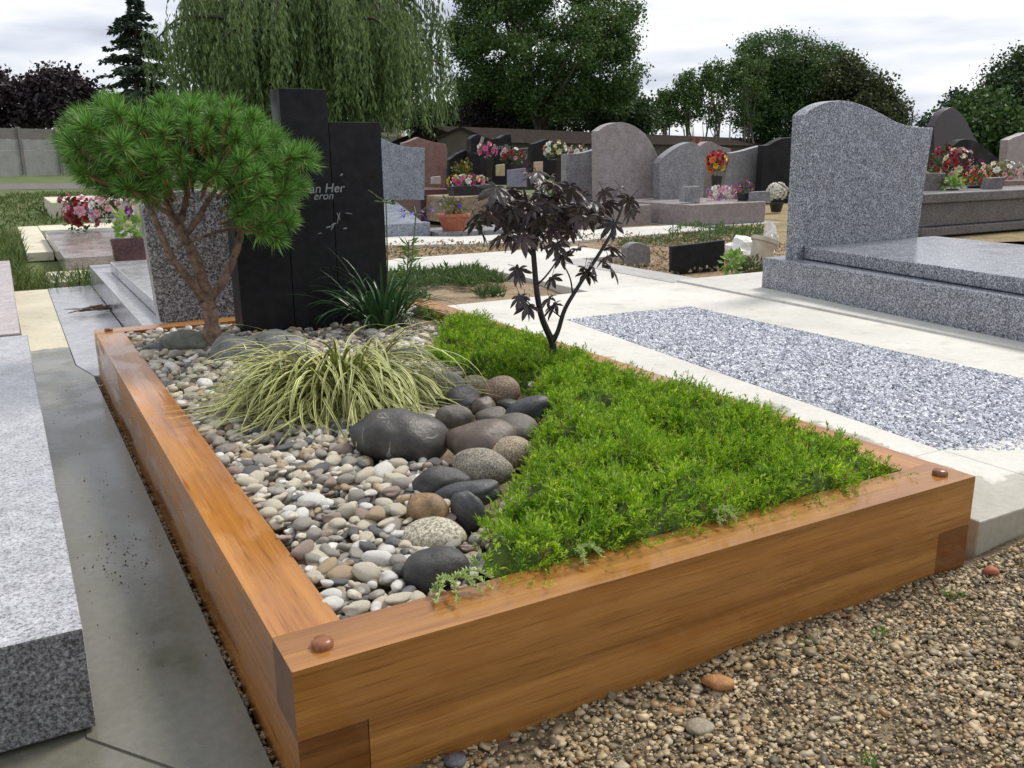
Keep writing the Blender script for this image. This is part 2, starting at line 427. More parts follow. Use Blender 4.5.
# ------------------------------------------------------------------ planter measures
PW, PL, PH, PB = 1.2, 2.3321, 0.171, 0.0843
BED = 0.145

# ================================================================== THE GROUND
def sheet(name, poly, z, m, th=None, kind='structure', bevel=0.0):
    P = [(p[0], p[1], z) for p in poly]
    if th:
        return setp(MB().extrude(P, (0, 0, -th)).build(name, m, bevel=bevel), kind=kind)
    a = sum(P[i][0]*P[(i+1) % len(P)][1]-P[(i+1) % len(P)][0]*P[i][1] for i in range(len(P)))
    if a < 0: P = P[::-1]
    return setp(obj(name, P, [tuple(range(len(P)))], m), kind=kind)
def grid(name, x0, x1, y0, y1, nx, ny, zf, m, kind='structure'):
    xs = np.linspace(x0, x1, nx); ys = np.linspace(y0, y1, ny); X, Y_ = np.meshgrid(xs, ys)
    V = np.stack([X.ravel(), Y_.ravel(), zf(X, Y_).ravel()], 1)
    i = np.arange((ny-1)*nx).reshape(ny-1, nx)[:, :-1].ravel()
    F = np.stack([i, i+1, i+nx+1, i+nx], 1)
    return setp(obj(name, V, F, m, smooth=True), kind=kind)
sheet('ground', [(-400, -60), (500, -60), (500, 700), (-400, 700)], -0.075, M_damp)
sheet('lawn', [(-300, 4.2), (0.9, 4.2), (1.6, 8.5), (2.2, 13), (60, 13), (300, 80), (300, 500), (-300, 500)], -0.068, M_lawn)
sheet('far_path', [G(-200, 183)[:2], G(-200, 190)[:2], G(110, 186)[:2], G(110, 181)[:2]], -0.060, M_asphalt)
def near_z(X, Y_):
    return 0.012*np.clip((X-1.0)/0.3, 0, 1) + 0.006*np.sin(7*X+2)*np.cos(6*Y_) + 0.004*np.sin(19*X+3*Y_) - 0.02*np.clip((-Y_-0.3), 0, 1)*0.3
grid('gravel_ground', 0.1, 3.4, -1.3, 0.02, 140, 70, lambda X, Y_: near_z(X, Y_)-0.004, M_damp)

# pavements on the right: one slab with a sunken chip bed
ZS = 0.065
gTL, gT2, gT3, gR2, gBR, gTR = [G(u, v, ZS) for u, v in ((567, 319.5), (622, 313), (690, 306.5), (1090, 430), (941, 449.5), (1090, 393))]
def wet_right(nt, v):
    s_ = sep(nt, v); n = noise(nt, v, 5.0, 6, 0.62, 0.5)
    # a splash zone along the timber box, and the damp front corner
    a = math_(nt, 'ADD', math_(nt, 'SUBTRACT', 1.50, s_[0]), math_(nt, 'MULTIPLY', math_(nt, 'SUBTRACT', n, 0.5), 0.62))
    a = math_(nt, 'SUBTRACT', a, math_(nt, 'MULTIPLY', s_[1], 0.03))
    b_ = math_(nt, 'ADD', math_(nt, 'SUBTRACT', 0.16, s_[1]), math_(nt, 'MULTIPLY', math_(nt, 'SUBTRACT', n, 0.5), 0.30))
    m_ = math_(nt, 'MAXIMUM', a, b_)
    return ramp(nt, m_, [(0.0, 0.0), (0.012, 0.85), (0.1, 1.0)])
M_conc_r = concrete('concrete_pale_splashed', (0.60, 0.585, 0.535), (0.36, 0.34, 0.275), wet_right, grain=0.12)
M_conc_d = concrete('concrete_pale', (0.58, 0.57, 0.53), rough=0.85, grain=0.14)
M_conc_c = concrete('concrete_cream', (0.62, 0.58, 0.45), rough=0.85, grain=0.12)
M_conc_g = concrete('concrete_grey', (0.42, 0.415, 0.40), rough=0.8, grain=0.2)
def wet_left(nt, v):
    s_ = sep(nt, v); n = noise(nt, v, 4.0, 5, 0.6, 0.3)
    a = math_(nt, 'ADD', math_(nt, 'SUBTRACT', 3.0, s_[1]), math_(nt, 'MULTIPLY', math_(nt, 'SUBTRACT', n, 0.5), 0.35))
    return ramp(nt, a, [(0.0, 0.0), (0.02, 1.0)])
M_conc_l = concrete('concrete_wet_walk', (0.60, 0.56, 0.43), (0.145, 0.142, 0.112), wet_left, grain=0.2)

XR0 = 1.262
T = 0.10
# the slab is a frame in four butted pieces round the chips
fr = MB()
xo, yo = 2.81, 2.72
def quad_slab(mb, a, b, c, d, z, th, m=0): mb.extrude([(a[0], a[1], z), (b[0], b[1], z), (c[0], c[1], z), (d[0], d[1], z)], (0, 0, -th), m)
quad_slab(fr, (XR0, 0.02), (gBR[0], 0.02), gBR, (XR0, gBR[1]), ZS, T)                # front left corner piece
quad_slab(fr, (XR0, gBR[1]), gBR, gTL, (XR0, gTL[1]), ZS, T)                        # strip by the timber box
quad_slab(fr, (gBR[0], 0.02), (3.4, 0.02), (3.4, gR2[1]-0.2), gBR, ZS, T)           # front
back = MB()
setp(fr.build('concrete_surround', M_conc_r, bevel=0.004), kind='structure')
bk = MB()
bk.extrude([(p[0], p[1], ZS) for p in [(XR0, gTL[1]), gTL, gT2, gT3, (2.80, 2.302), (2.80, 2.72), (XR0, 2.72)]], (0, 0, -T))
gTRx = gTR
bk.extrude([(p[0], p[1], ZS) for p in [gT3+np.array([0.0, 0, 0]), gTR, (gTR[0]+0.35, gTR[1]-0.1), (xo-0.02, 2.3)]], (0, 0, -T)) if False else None
kd = (gTR-gT3)/(gTR[1]-gT3[1]); q1 = gT3+kd*(0.2-gT3[1])
bk.extrude([(p[0], p[1], ZS) for p in [gT3, (2.80, 2.30), (2.66, 0.20), q1]], (0, 0, -T))
setp(bk.build('concrete_surround_back', M_conc_r), kind='structure')
sb = G(740, 300, ZS); sb2 = G(1024, 371, ZS)
sheet('concrete_kerb_slab', [(2.804, 2.75), (4.6, 2.75), (4.6, 0.2), (2.664, 0.2)], ZS+0.010, M_conc_d, 0.11, bevel=0.004)
# the empty plot behind the box: a concrete rim round bare soil
pl = MB()
pl.box(1.0, 1.28, 2.36, 4.05, 0.0, 0.045); pl.box(2.30, 2.84, 2.73, 4.06, 0.0, 0.048)
pl.box(0.95, 2.02, 4.06, 4.72, 0.0, 0.044); pl.box(2.025, 3.5, 4.065, 4.76, 0.0, 0.046)
setp(pl.build('concrete_path', M_conc_d, bevel=0.004), kind='structure')
pg = MB(); pg.box(2.845, 3.06, 2.76, 4.05, 0.0, 0.05); pg.box(3.065, 3.6, 3.3, 4.05, -0.02, 0.02) if False else None
setp(pg.build('concrete_gutter', M_conc_g, bevel=0.004), kind='structure')
grid('bare_soil', 1.281, 2.299, 2.36, 4.058, 50, 80, lambda X, Y_: 0.012+0.03*np.exp(-((X-1.5)**2+(Y_-3.0)**2)/0.12)+0.012*np.sin(9*X)*np.sin(8*Y_), M_soil)
sheet('leaf_litter_strip', [(0.9, 4.73), (5.2, 4.77), (5.2, 5.6), (0.9, 6.2)], 0.004, M_litter)
sheet('leaf_litter_patch', [(3.07, 2.76), (5.2, 2.76), (5.2, 4.77), (3.51, 4.77), (3.51, 4.06), (3.07, 4.06)], 0.0, M_litter)
sheet('dry_grass_strip', [(3.8, 4.77), (11, 2.0), (15, 6), (11, 9), (5.2, 9)], -0.02, ground_mat('dry_grass', [(0.10, 0.10, 0.035), (0.28, 0.21, 0.10), (0.36, 0.27, 0.14)], 3, 40))
st1 = MB(); st1.extrude([(1.6, 6.25, 0.03), (2.55, 5.75, 0.03), (3.7, 5.25, 0.03), (5.5, 5.45, 0.03), (5.5, 6.05, 0.03), (3.2, 6.15, 0.03), (2.0, 7.2, 0.03)], (0, 0, -0.09))
setp(st1.build('concrete_path', M_conc_d, bevel=0.006), kind='structure')
# left walk
sheet('wet_walkway', [(-0.205, 0.262), (-0.013, 0.0), (-0.013, 2.40), (-0.055, 2.62), (-0.045, 4.85), (-0.215, 4.85), (-0.205, 2.4)], 0.0, M_conc_l, 0.06)
sheet('wet_apron', [(-0.9, -0.95), (-0.013, -0.95), (-0.013, 0.02), (-0.195, 0.275), (-0.2, 2.5), (-0.9, 2.5)], -0.003, M_conc_l, 0.05)
sheet('granite_paving', [(-0.053, 2.625), (-0.012, 2.405), (0.1845, 2.36), (0.1845, 4.86), (-0.043, 4.86)], 0.002, M_gr_step, 0.06, bevel=0.004)
cr_ = MB()
cr_.box(-0.02, 0.62, 5.15, 5.735, -0.06, 0.0); cr_.box(-0.09, 0.10, 7.1, 10.3, -0.06, 0.01); cr_.box(0.105, 0.85, 9.5, 10.3, -0.06, 0.012)
setp(cr_.build('cream_paving', M_conc_c, bevel=0.004), kind='structure')
setp(MB().box(0.36, 1.5, 12.6, 14.6, -0.06, 0.16).build('cream_paving', M_conc_c, bevel=0.01), kind='structure')

# loose gravel in front of the box
def gravel_stones():
    n = 44000
    x = rng.uniform(0.15, 3.0, n*3); y = rng.uniform(-0.95, 0.0, n*3)
    P = np.stack([x, y, np.zeros_like(x)], 1); v = P-CAM; w = v@CD
    uu = 512+F_PX*(v@CR)/w; vv = 384-F_PX*(v@CU)/w
    ok = (w > 0.1) & (uu > 380) & (uu < 1070) & (vv < 800) & ~((x > XR0-0.01) & (y > 0.012))
    ok &= rng.random(len(x)) < np.where(fbm(x, y, 77, 5) > 0.35, 0.35, 1.0)
    x, y = x[ok][:n], y[ok][:n]; n = len(x)
    patch = np.sin(3.1*x+1)*np.cos(4.3*y)+0.5*np.sin(9*x+5*y)
    s = np.clip(np.exp(rng.normal(-6.12, 0.48, n)), 0.001, 0.0085)
    s = np.where(patch < -0.2, s*0.85, s)
    S = np.stack([s*rng.uniform(0.9, 1.5, n), s*rng.uniform(0.7, 1.1, n), s*rng.uniform(0.45, 0.8, n)], 1)
    bV = lumpy(ICO1[0], 3, 0.34); Rm = rand_rot(n, 0.5)
    V, F = scatter(bV, ICO1[1], Rm, S, np.stack([x, y, near_z(x, y)+s*0.18], 1))
    m = stonemix('gravel_mixed', [(r_*1.04, g_*1.0, b_*0.92) for r_, g_, b_ in [(0.21, 0.165, 0.095), (0.36, 0.285, 0.175), (0.12, 0.092, 0.055), (0.47, 0.39, 0.26), (0.25, 0.175, 0.085), (0.18, 0.15, 0.105), (0.40, 0.315, 0.19), (0.08, 0.064, 0.044), (0.35, 0.31, 0.235), (0.27, 0.165, 0.07), (0.25, 0.21, 0.14), (0.16, 0.125, 0.075)]], 0.6, 90)
    setp(obj('gravel', V, F, m, smooth=True), kind='stuff')
    # dirt and stones in the narrow gap left of the box
    n = 900; x = rng.uniform(-0.012, -0.001, n); y = rng.uniform(0, 2.35, n); s = rng.uniform(0.002, 0.005, n)
    V, F = scatter(bV, ICO1[1], rand_rot(n, 1), np.stack([s, s, s], 1), np.stack([x, y, np.full(n, -0.02)], 1))
    setp(obj('gap_dirt', V, F, m, smooth=True), kind='stuff')
gravel_stones()
# larger single stones lying on the gravel
M_orange_stone = rock('stone_orange', (0.28, 0.12, 0.03), (0.45, 0.22, 0.07), 40)
def stone(u, v, wpx, hpx, m, label, z=0.0, name='stone', group=None, seed=0, cat='stone', yaw=None, sink=0.35, ysc=None, roll=0.0):
    p = G(u, v, z+0.01); ys_ = ysc or 0.8
    for _ in range(4):      # the measured centre is the centre of the stone, seen from above at a slant
        d = depth_of(p); rx = wpx*0.5*d/F_PX; ry = ys_*rx
        el_ = math.asin((CAM[2]-p[2])/np.linalg.norm(CAM-p)); hh = hpx*0.5*d/F_PX
        rz = math.sqrt(max((hh*0.5)**2, hh*hh-(ry*math.sin(el_))**2))/math.cos(el_)
        p = G(u, v, z+rz*(1-sink))
    V = lumpy(lumpy(ICO4[0] if name == 'boulder' else ICO3[0], seed, 0.12)*1.6, seed+500, 0.05)/1.6
    q = np.clip(V, -1.2, 1.2)*np.array([rx, ry, rz])
    ca, sa = math.cos(roll), math.sin(roll)
    q = np.stack([q[:, 0]*ca-q[:, 2]*sa, q[:, 1], q[:, 0]*sa+q[:, 2]*ca], 1)
    a = (-YAW if yaw is None else yaw)
    q = np.stack([q[:, 0]*math.cos(a)-q[:, 1]*math.sin(a), q[:, 0]*math.sin(a)+q[:, 1]*math.cos(a), q[:, 2]], 1)
    c = np.array([p[0], p[1], z+rz*(1-sink)])
    o = obj(name, q+c, ICO4[1] if name == 'boulder' else ICO3[1], m, smooth=True, base=(c[0], c[1], z))
    return setp(o, label, cat, group)
stone(717, 682, 27, 15, M_orange_stone, 'flat orange-brown stone lying on the gravel in front of the timber box', seed=5)
stone(848, 655, 10, 8, M_orange_stone, 'small amber stone on the pale gravel at lower right', seed=6)
stone(700, 727, 26, 15, rock('stone_tan', (0.23, 0.19, 0.13), (0.36, 0.31, 0.22), 40), 'blunt tan stone, the largest grey-tan one on the gravel', seed=7)
stone(455, 760, 27, 14, rock('stone_blue', (0.05, 0.055, 0.065), (0.12, 0.125, 0.14), 40), 'dark blue-grey stone against the foot of the timber front board', seed=8)
stone(990, 571, 16, 11, M_terra, 'reddish brown stone beside the foot of the pale concrete slab', seed=9)

# ================================================================== TIMBER PLANTER
box = thing('planter_box', 'long varnished timber planter box with half-lapped corners, filled with stones and green plants', 'planter', (PW/2, PL/2, 0))
ZB = -0.03
LAP = 0.0883
fb = MB()   # front board with a rebate at both lower corners
fb.extrude([(0.0, 0, PH), (PW, 0, PH), (PW, 0, PH-LAP), (PW-PB, 0, PH-LAP), (PW-PB, 0, ZB), (PB, 0, ZB), (PB, 0, PH-LAP), (0, 0, PH-LAP)], (0, PB, 0))
fbo = fb.build('front_board', [M_wood_x, M_wood_end], box)
def endgrain(o, ax):
    for p in o.data.polygons:
        if abs(p.normal[ax]) > 0.9: p.material_index = 1
endgrain(fbo, 0)
bb = MB(); bb.extrude([(0.0, PL-PB, PH), (PW, PL-PB, PH), (PW, PL-PB, PH-LAP), (PW-PB, PL-PB, PH-LAP), (PW-PB, PL-PB, ZB), (PB, PL-PB, ZB), (PB, PL-PB, PH-LAP), (0, PL-PB, PH-LAP)], (0, PB, 0))
bb.build('back_board', M_wood_x, box, bevel=0.0004)
def side_board(x0):
    g = 0.0012
    s_ = MB(); s_.extrude([(x0, PB+g, PH-0.0005), (x0, PL-PB-g, PH-0.0005), (x0, PL-PB-g, PH-LAP-g), (x0, PL-0.001, PH-LAP-g), (x0, PL-0.001, ZB), (x0, 0.001, ZB), (x0, 0.001, PH-LAP-g), (x0, PB+g, PH-LAP-g)], (PB-0.001, 0, 0))
    b = s_.build('side_board', [M_wood_y, M_wood_end], box, bevel=0.0004)
    endgrain(b, 1)
side_board(0.0005); side_board(PW-PB+0.0005)
for px, py in ((0.046, 0.036), (PW-0.046, 0.036), (0.042, PL-0.045), (PW-0.046, PL-0.045)):
    MB().lathe([(0.0120, -0.01), (0.0130, 0.0), (0.0130, 0.006), (0.0105, 0.0090), (0.005, 0.0100), (0.0005, 0.0102)], (px, py, PH), 18).build('peg', M_peg, box, smooth=True)
setp(MB().box(PB+0.001, PW-PB-0.001, PB+0.001, PL-PB-0.001, 0.02, BED-0.012).build('planter_soil', M_damp), kind='structure')

# ================================================================== BLACK STEPPED HEADSTONE
HY, HT = 2.09, 0.11
def px_poly(pts, y): return [Y(u, v, y) for u, v in pts]
hs = thing('headstone', 'black stepped headstone of three joined panels with pale engraved lettering, standing in the timber planter', 'headstone', (0.68, HY+HT/2, BED))
xj0, xj1, xj2, xj3 = 0.432, 0.607, 0.765, 0.948
z1 = Y(279, 88, HY)[2]; z2 = Y(350, 122, HY)[2]
MB().box(xj0, xj1-0.0008, HY, HY+HT, BED-0.06, 0.56).build('side_panel', M_black, hs, bevel=0.002)
MB().box(xj1+0.0008, xj2-0.0008, HY, HY+HT, BED-0.06, z1).build('tall_panel', M_black, hs, bevel=0.002)
MB().box(xj2+0.0008, xj3, HY+0.001, HY+HT, BED-0.06, z2).build('side_panel', M_black, hs, bevel=0.002)
def text_mesh(s, size, x, y, z, parent, mat, name='inscription', shear=0.0, ext=0.0008):
    cu = bpy.data.curves.new('t', 'FONT'); cu.body = s; cu.size = size; cu.extrude = ext; cu.shear = shear; cu.offset = 0.0
    t = bpy.data.objects.new('t', cu); COL.objects.link(t)
    dg = bpy.context.evaluated_depsgraph_get(); me = bpy.data.meshes.new_from_object(t.evaluated_get(dg))
    bpy.data.objects.remove(t)
    V = np.array([v.co[:] for v in me.vertices]); F = [tuple(p.vertices) for p in me.polygons]
    V = np.stack([V[:, 0]+x, -V[:, 2]+y, V[:, 1]+z], 1)
    return obj(name, V, F, mat, parent)
pT = Y(309, 190, HY)
text_mesh('an Her', 0.043, pT[0], HY-0.0005, pT[2]-0.010, hs, M_letter, shear=0.2)
text_mesh('eron', 0.036, Y(313, 197, HY)[0], HY-0.0005, Y(313, 198, HY)[2]-0.006, hs, M_letter, shear=0.3)
orn = MB()
for (u, v), (u2, v2), r in [((340, 176), (343, 174), .004), ((337, 213), (340, 220), .003), ((340, 212), (337, 224), .0025), ((326, 228), (331, 226.5), .004), ((331, 226), (336, 223), .004), ((331, 230), (334, 225), .0035), ((343, 229), (347, 228.3), .004), ((318, 234), (322, 233), .0025), ((352, 214), (345, 213), .0018)]:
    a = Y(u, v, HY-0.001); b = Y(u2, v2, HY-0.001); orn.tube([a, (a+b)/2+np.array([0, 0, 0.001]), b], [r*0.35, r*0.8, r*0.35], 6); orn.build('engraved_petal', M_letter, hs); orn = MB()

# ================================================================== BOULDERS AND PEBBLES IN THE BOX
R_black = rock('boulder_black', (0.03, 0.028, 0.025), (0.085, 0.08, 0.07), 9, 0.4, (0.34, 0.32, 0.28))
R_dark = rock('boulder_dark', (0.028, 0.027, 0.026), (0.065, 0.062, 0.06), 18, 0.42)
R_blue = rock('boulder_slate', (0.035, 0.037, 0.04), (0.085, 0.088, 0.092), 14, 0.4)
R_brown = rock('boulder_brown', (0.085, 0.062, 0.048), (0.155, 0.118, 0.094), 10, 0.42)
R_greybrown = rock('boulder_grey_brown', (0.085, 0.074, 0.062), (0.15, 0.13, 0.11), 22, 0.5)
R_speck = rock('boulder_speckled', (0.085, 0.075, 0.055), (0.19, 0.17, 0.13), 55, 0.6, None, 150)
R_ochre = rock('boulder_ochre', (0.10, 0.06, 0.022), (0.34, 0.21, 0.095), 16, 0.45)
R_olive = rock('boulder_olive', (0.11, 0.105, 0.055), (0.26, 0.23, 0.13), 28, 0.55, None, 90)
R_rust = rock('boulder_rust', (0.10, 0.065, 0.042), (0.22, 0.15, 0.105), 40, 0.6, None, 120)
R_green = rock('boulder_greenish', (0.075, 0.078, 0.06), (0.15, 0.15, 0.115), 12, 0.5)
R_slate = rock('boulder_cut', (0.085, 0.092, 0.092), (0.19, 0.195, 0.19), 16, 0.5)
GB = 'boulders along the edge of the green ground cover'
BL = [  # image centre u, v, width, height, material, depth/width, sink, roll, label
 (400, 435, 92, 60, R_black, .80, .2, -0.10, 'big rounded black boulder with white veins, the largest in the planter'),
 (478, 442, 66, 46, R_brown, .85, .2, -0.05, 'smooth brown dome-shaped boulder right of the big veined black one'),
 (455, 421, 37, 30, R_greybrown, .85, .2, 0, 'round grey-brown boulder just behind the brown dome-shaped one'),
 (463, 402, 40, 27, R_dark, .8, .2, 0, 'dark brown boulder beside the right tip of the striped grass'),
 (502, 392, 34, 24, R_rust, .85, .18, 0, 'rust-speckled rounded boulder touching the ground cover at the back'),
 (475, 385, 29, 19, R_olive, .85, .2, 0, 'small olive-tinged boulder left of the rust-speckled one'),
 (441, 385, 46, 25, rock('boulder_pale_grey', (0.17, 0.165, 0.13), (0.31, 0.30, 0.25), 20, 0.6), .75, .2, -0.15, 'pale grey-green boulder partly under the striped grass'),
 (494, 418, 29, 21, R_greybrown, .85, .2, 0, 'small dark boulder wedged between the brown dome and the black oval one'),
 (508, 406, 24, 12, R_dark, .85, .2, 0, 'thin dark flat boulder hidden low behind the pointed black one'),
 (484, 408, 24, 20, R_brown, .85, .1, 0, 'little brown boulder leaning on the grey-brown round one'),
 (528, 415, 46, 28, R_blue, .6, .15, 0.38, 'blue-black pointed oval boulder leaning out over the ground cover'),
 (515, 433, 39, 27, R_greybrown, .85, .2, 0, 'matt grey-brown round boulder under the blue-black oval one'),
 (509, 455, 47, 29, rock('boulder_tan_speckled', (0.12, 0.09, 0.055), (0.24, 0.19, 0.125), 50, 0.6, None, 140), .75, .2, 0.05, 'tan speckled oval boulder beside the ground cover'),
 (481, 469, 61, 37, R_speck, .75, .2, 0.0, 'large grey speckled boulder in front of the brown dome'),
 (441, 486, 50, 30, R_dark, .62, .15, 0.12, 'flat black oval boulder pointing left toward the pebbles'),
 (470, 496, 60, 24, R_blue, .5, .12, 0.16, 'long dark slate boulder lying behind the upright slate one'),
 (468, 511, 32, 36, R_blue, .65, .15, 0.1, 'upright dark slate boulder against the ground cover'),
 (430, 514, 39, 33, R_ochre, .9, .2, 0, 'ochre and brown rounded boulder at the rim of the pebbles'),
 (435, 537, 51, 28, rock('boulder_cream_speckled', (0.16, 0.14, 0.095), (0.36, 0.33, 0.25), 60, 0.6, None, 110), .7, .2, 0.05, 'cream and black speckled boulder below the ochre one'),
 (434, 568, 57, 47, R_dark, .85, .2, 0, 'matt black round boulder nearest the front board'),
 (415, 359, 52, 14, R_dark, .5, .1, -0.05, 'long thin black stone behind the striped grass'),
 (458, 374, 26, 11, R_greybrown, .6, .15, 0, 'low dark stone at the back edge of the ground cover'),
 (434, 371, 22, 13, rock('boulder_grey', (0.12, 0.12, 0.11), (0.24, 0.23, 0.21), 25), .7, .15, 0, 'small mid-grey stone at the back right of the striped grass'),
 (187, 344, 52, 25, R_green, .8, .2, 0.0, 'greenish grey rounded boulder left of the pine trunk'),
 (229, 344, 26, 19, R_green, .8, .2, 0.0, 'greenish boulder immediately right of the pine trunk'),
 (155, 350, 30, 15, R_blue, .8, .2, 0.0, 'low dark slate stone nearest the left timber board'),
]
BOULD = []
for k, (u, v, w, h, m, ys, sk, rl, lab) in enumerate(BL):
    if k < 23 and k > 0: w, h = w*1.10, h*1.14
    o = stone(u, v-(1.5 if 0 < k < 23 else 0), w, h, m, lab, BED, 'boulder', GB if k < 23 else None, 40+k, 'boulder', sink=sk, ysc=ys, roll=rl)
    d = depth_of(o.location); BOULD.append((o.location[0], o.location[1], w*.5*d/F_PX*0.95))
# the split grey slate with three dark slits
o = None
p = G(262, 363, BED); d = depth_of(p)
V = lumpy(ICO4[0], 91, 0.12); q = V*np.array([45, 30, 27])*d/F_PX*np.array([1, 0.9, 1.25])
q[:, 2] = np.minimum(q[:, 2], 0.060+0.010*np.sin(q[:, 0]*40)); a = -YAW+0.25
q = np.stack([q[:, 0]*math.cos(a)-q[:, 1]*math.sin(a), q[:, 0]*math.sin(a)+q[:, 1]*math.cos(a), q[:, 2]], 1)
cs = np.array([p[0], p[1], BED+0.018])
sl = thing('slotted_boulder', 'flat-topped grey slate boulder with dark slits, between the pine trunk and the striped grass', 'boulder', (cs[0], cs[1], BED))
obj('stone_body', q+cs, ICO4[1], R_slate, sl, smooth=True)
for (u, v), (u2, v2) in [((243, 344), (246, 350)), ((256, 338), (262, 347)), ((286, 337), (290, 344))]:
    t0 = G(u, v, cs[2]+0.066); t1 = G(u2, v2, cs[2]+0.052)
    MB().tube([t0, (t0+t1)/2, t1], [0.0022, 0.0028, 0.0022], 6).build('slit', M_black_matt, sl)
BOULD.append((cs[0], cs[1], 0.11))

# ground-cover outline (measured on the bed)
SED = [G(u, v, BED+0.02)[:2] for u, v in ((452, 318), (436, 345), (428, 362), (445, 370), (480, 374), (528, 382), (545, 408), (548, 425), (534, 452), (526, 482), (508, 505), (490, 520), (482, 548), (474, 572), (462, 590))]
SED = [tuple(p) for p in SED] + [(0.36, PB-0.004), (PW-PB-0.02, PB-0.004), (PW-PB+0.002, 0.22), (PW-PB+0.006, 2.18), (1.08, 2.2)]

PEB = {  # colour classes
 'cream': ((0.44, 0.39, 0.29), (0.64, 0.58, 0.46)), 'white': ((0.56, 0.54, 0.50), (0.74, 0.72, 0.67)),
 'grey': ((0.215, 0.195, 0.168), (0.38, 0.35, 0.30)), 'dark grey': ((0.06, 0.062, 0.066), (0.14, 0.14, 0.142)),
 'tan': ((0.30, 0.215, 0.12), (0.46, 0.35, 0.22)), 'pinkish brown': ((0.22, 0.16, 0.125), (0.38, 0.29, 0.235))}
PM = {k: rock('pebble_'+k.replace(' ', '_'), a, b, 45, 0.5) for k, (a, b) in PEB.items()}
PK = list(PEB); PWT = np.array([0.29, 0.17, 0.24, 0.12, 0.07, 0.11])
def pebbles():
    n = 14000
    x = rng.uniform(PB, PW-PB, n); y = rng.uniform(PB, PL-PB, n)
    u_in = ~inpoly(x, y, SED) | ((edge_dist(x, y, SED) < 0.012) & (y > 0.12) & (x < 0.95))
    big = np.zeros(n, bool)
    for bx, by, br in BOULD: big |= np.hypot(x-bx, y-by) < br*0.86
    CLUS = [tuple(G(u, v, BED)[:2]) for u, v in ((428, 392), (470, 375), (520, 384), (556, 408), (548, 440), (530, 480), (500, 520), (474, 552), (460, 545), (448, 505), (452, 474), (436, 462), (440, 430))]
    big |= inpoly(x, y, CLUS)
    hsb = (x > xj0-0.015) & (x < xj3+0.015) & (y > HY-0.015) & (y < HY+HT+0.01)
    ok = u_in & ~big & ~hsb & ~((x > 0.6) & (y < 0.35)) & ~((x > 1.0) & (y < 2.15)); x, y = x[ok], y[ok]; n = len(x)
    s = np.clip(np.exp(rng.normal(-4.62, 0.33, n)), 0.005, 0.020)      # half-length
    s = np.where(y > 1.5, s*0.9, s)
    # keep them inside the boards
    x = np.clip(x, PB+s*0.9, PW-PB-s*0.9); y = np.clip(y, PB+s*0.9, PL-PB-s*0.9)
    ordr = np.argsort(-s); x, y, s = x[ordr], y[ordr], s[ordr]
    keep = []; top = np.zeros(n, bool); cell = {}
    layer = np.zeros(n)
    for i in range(n):                    # two loose layers of stones that do not pile up
        for lay in (0, 1):
            rr = 0.80 if lay == 0 else 1.0
            cx, cy = int(x[i]/0.045), int(y[i]/0.045); hit = False
            for a in (-1, 0, 1):
                for b in (-1, 0, 1):
                    for j in cell.get((cx+a, cy+b, lay), ()):
                        if (x[i]-x[j])**2+(y[i]-y[j])**2 < (rr*0.80*(s[i]+s[j]))**2: hit = True; break
                    if hit: break
                if hit: break
            if not hit:
                cell.setdefault((cx, cy, lay), []).append(i); keep.append(i); layer[i] = lay; break
    keep = np.array(keep); x, y, s, layer = x[keep], y[keep], s[keep], layer[keep]; n = len(x)
    z = BED + 0.001 + layer*0.012 + s*0.25 + 0.008*np.sin(5*x+1)*np.sin(4*y) 
    S = np.stack([s*rng.uniform(0.95, 1.35, n), s*rng.uniform(0.68, 0.95, n), s*rng.uniform(0.5, 0.8, n)], 1)
    cls = rng.choice(len(PK), n, p=PWT)
    var = rng.integers(0, 6, n)
    shapes = [lumpy(lumpy(ICO3[0], 70+k, 0.24)*1.5, 170+k, 0.07)/1.5 for k in range(6)]
    Rm = rand_rot(n, 0.35)
    P = np.stack([x, y, z], 1); v_ = P-CAM; w = v_@CD; uu = 512+F_PX*(v_@CR)/w; vv = 384-F_PX*(v_@CU)/w
    app = s/w*np.where((layer == 1), 1.15, 1.0)
    # stones hidden by the grass tuft or the ground cover are not worth an object of their own
    hid = ((uu-325)/105)**2+((vv-392)/48)**2 < 1
    score = np.where(hid | (uu < 0) | (vv > 768), 0, app)
    sel = np.argsort(-score)[:292]; ind = np.zeros(n, bool); ind[sel] = True
    cache = {}
    words = {'cream': 'cream coloured', 'white': 'white', 'grey': 'mid-grey', 'dark grey': 'dark blue-grey', 'tan': 'tan-yellow', 'pinkish brown': 'pinkish brown'}
    for i in sel:
        k = (cls[i], var[i])
        if k not in cache: cache[k] = make_mesh('pebble', shapes[var[i]], ICO3[1], PM[PK[cls[i]]], smooth=True)
        o = bpy.data.objects.new('pebble', cache[k]); COL.objects.link(o)
        m = Matrix([list(r) for r in Rm[i]]).to_4x4()
        o.matrix_world = Matrix.Translation(P[i].tolist()) @ m @ Matrix.Diagonal((*S[i].tolist(), 1))
        setp(o, 'rounded %s pebble among the larger loose pebbles in the timber planter' % words[PK[cls[i]]], 'pebble', '%s pebbles in the planter' % words[PK[cls[i]]])
    rest = np.where(~ind)[0]; Vs, Fs, mi = [], [], []; off = 0
    for vk in range(6):
        r_ = rest[var[rest] == vk]
        V, F = scatter(shapes[vk], ICO3[1], Rm[r_], S[r_], P[r_])
        Vs.append(V); Fs.append(F+off); off += len(V); mi.append(np.repeat(cls[r_], len(ICO3[1])))
    o = obj('small_pebbles', np.concatenate(Vs), np.concatenate(Fs), [PM[k] for k in PK], mi=np.concatenate(mi), smooth=True)
    setp(o, kind='stuff')
pebbles()

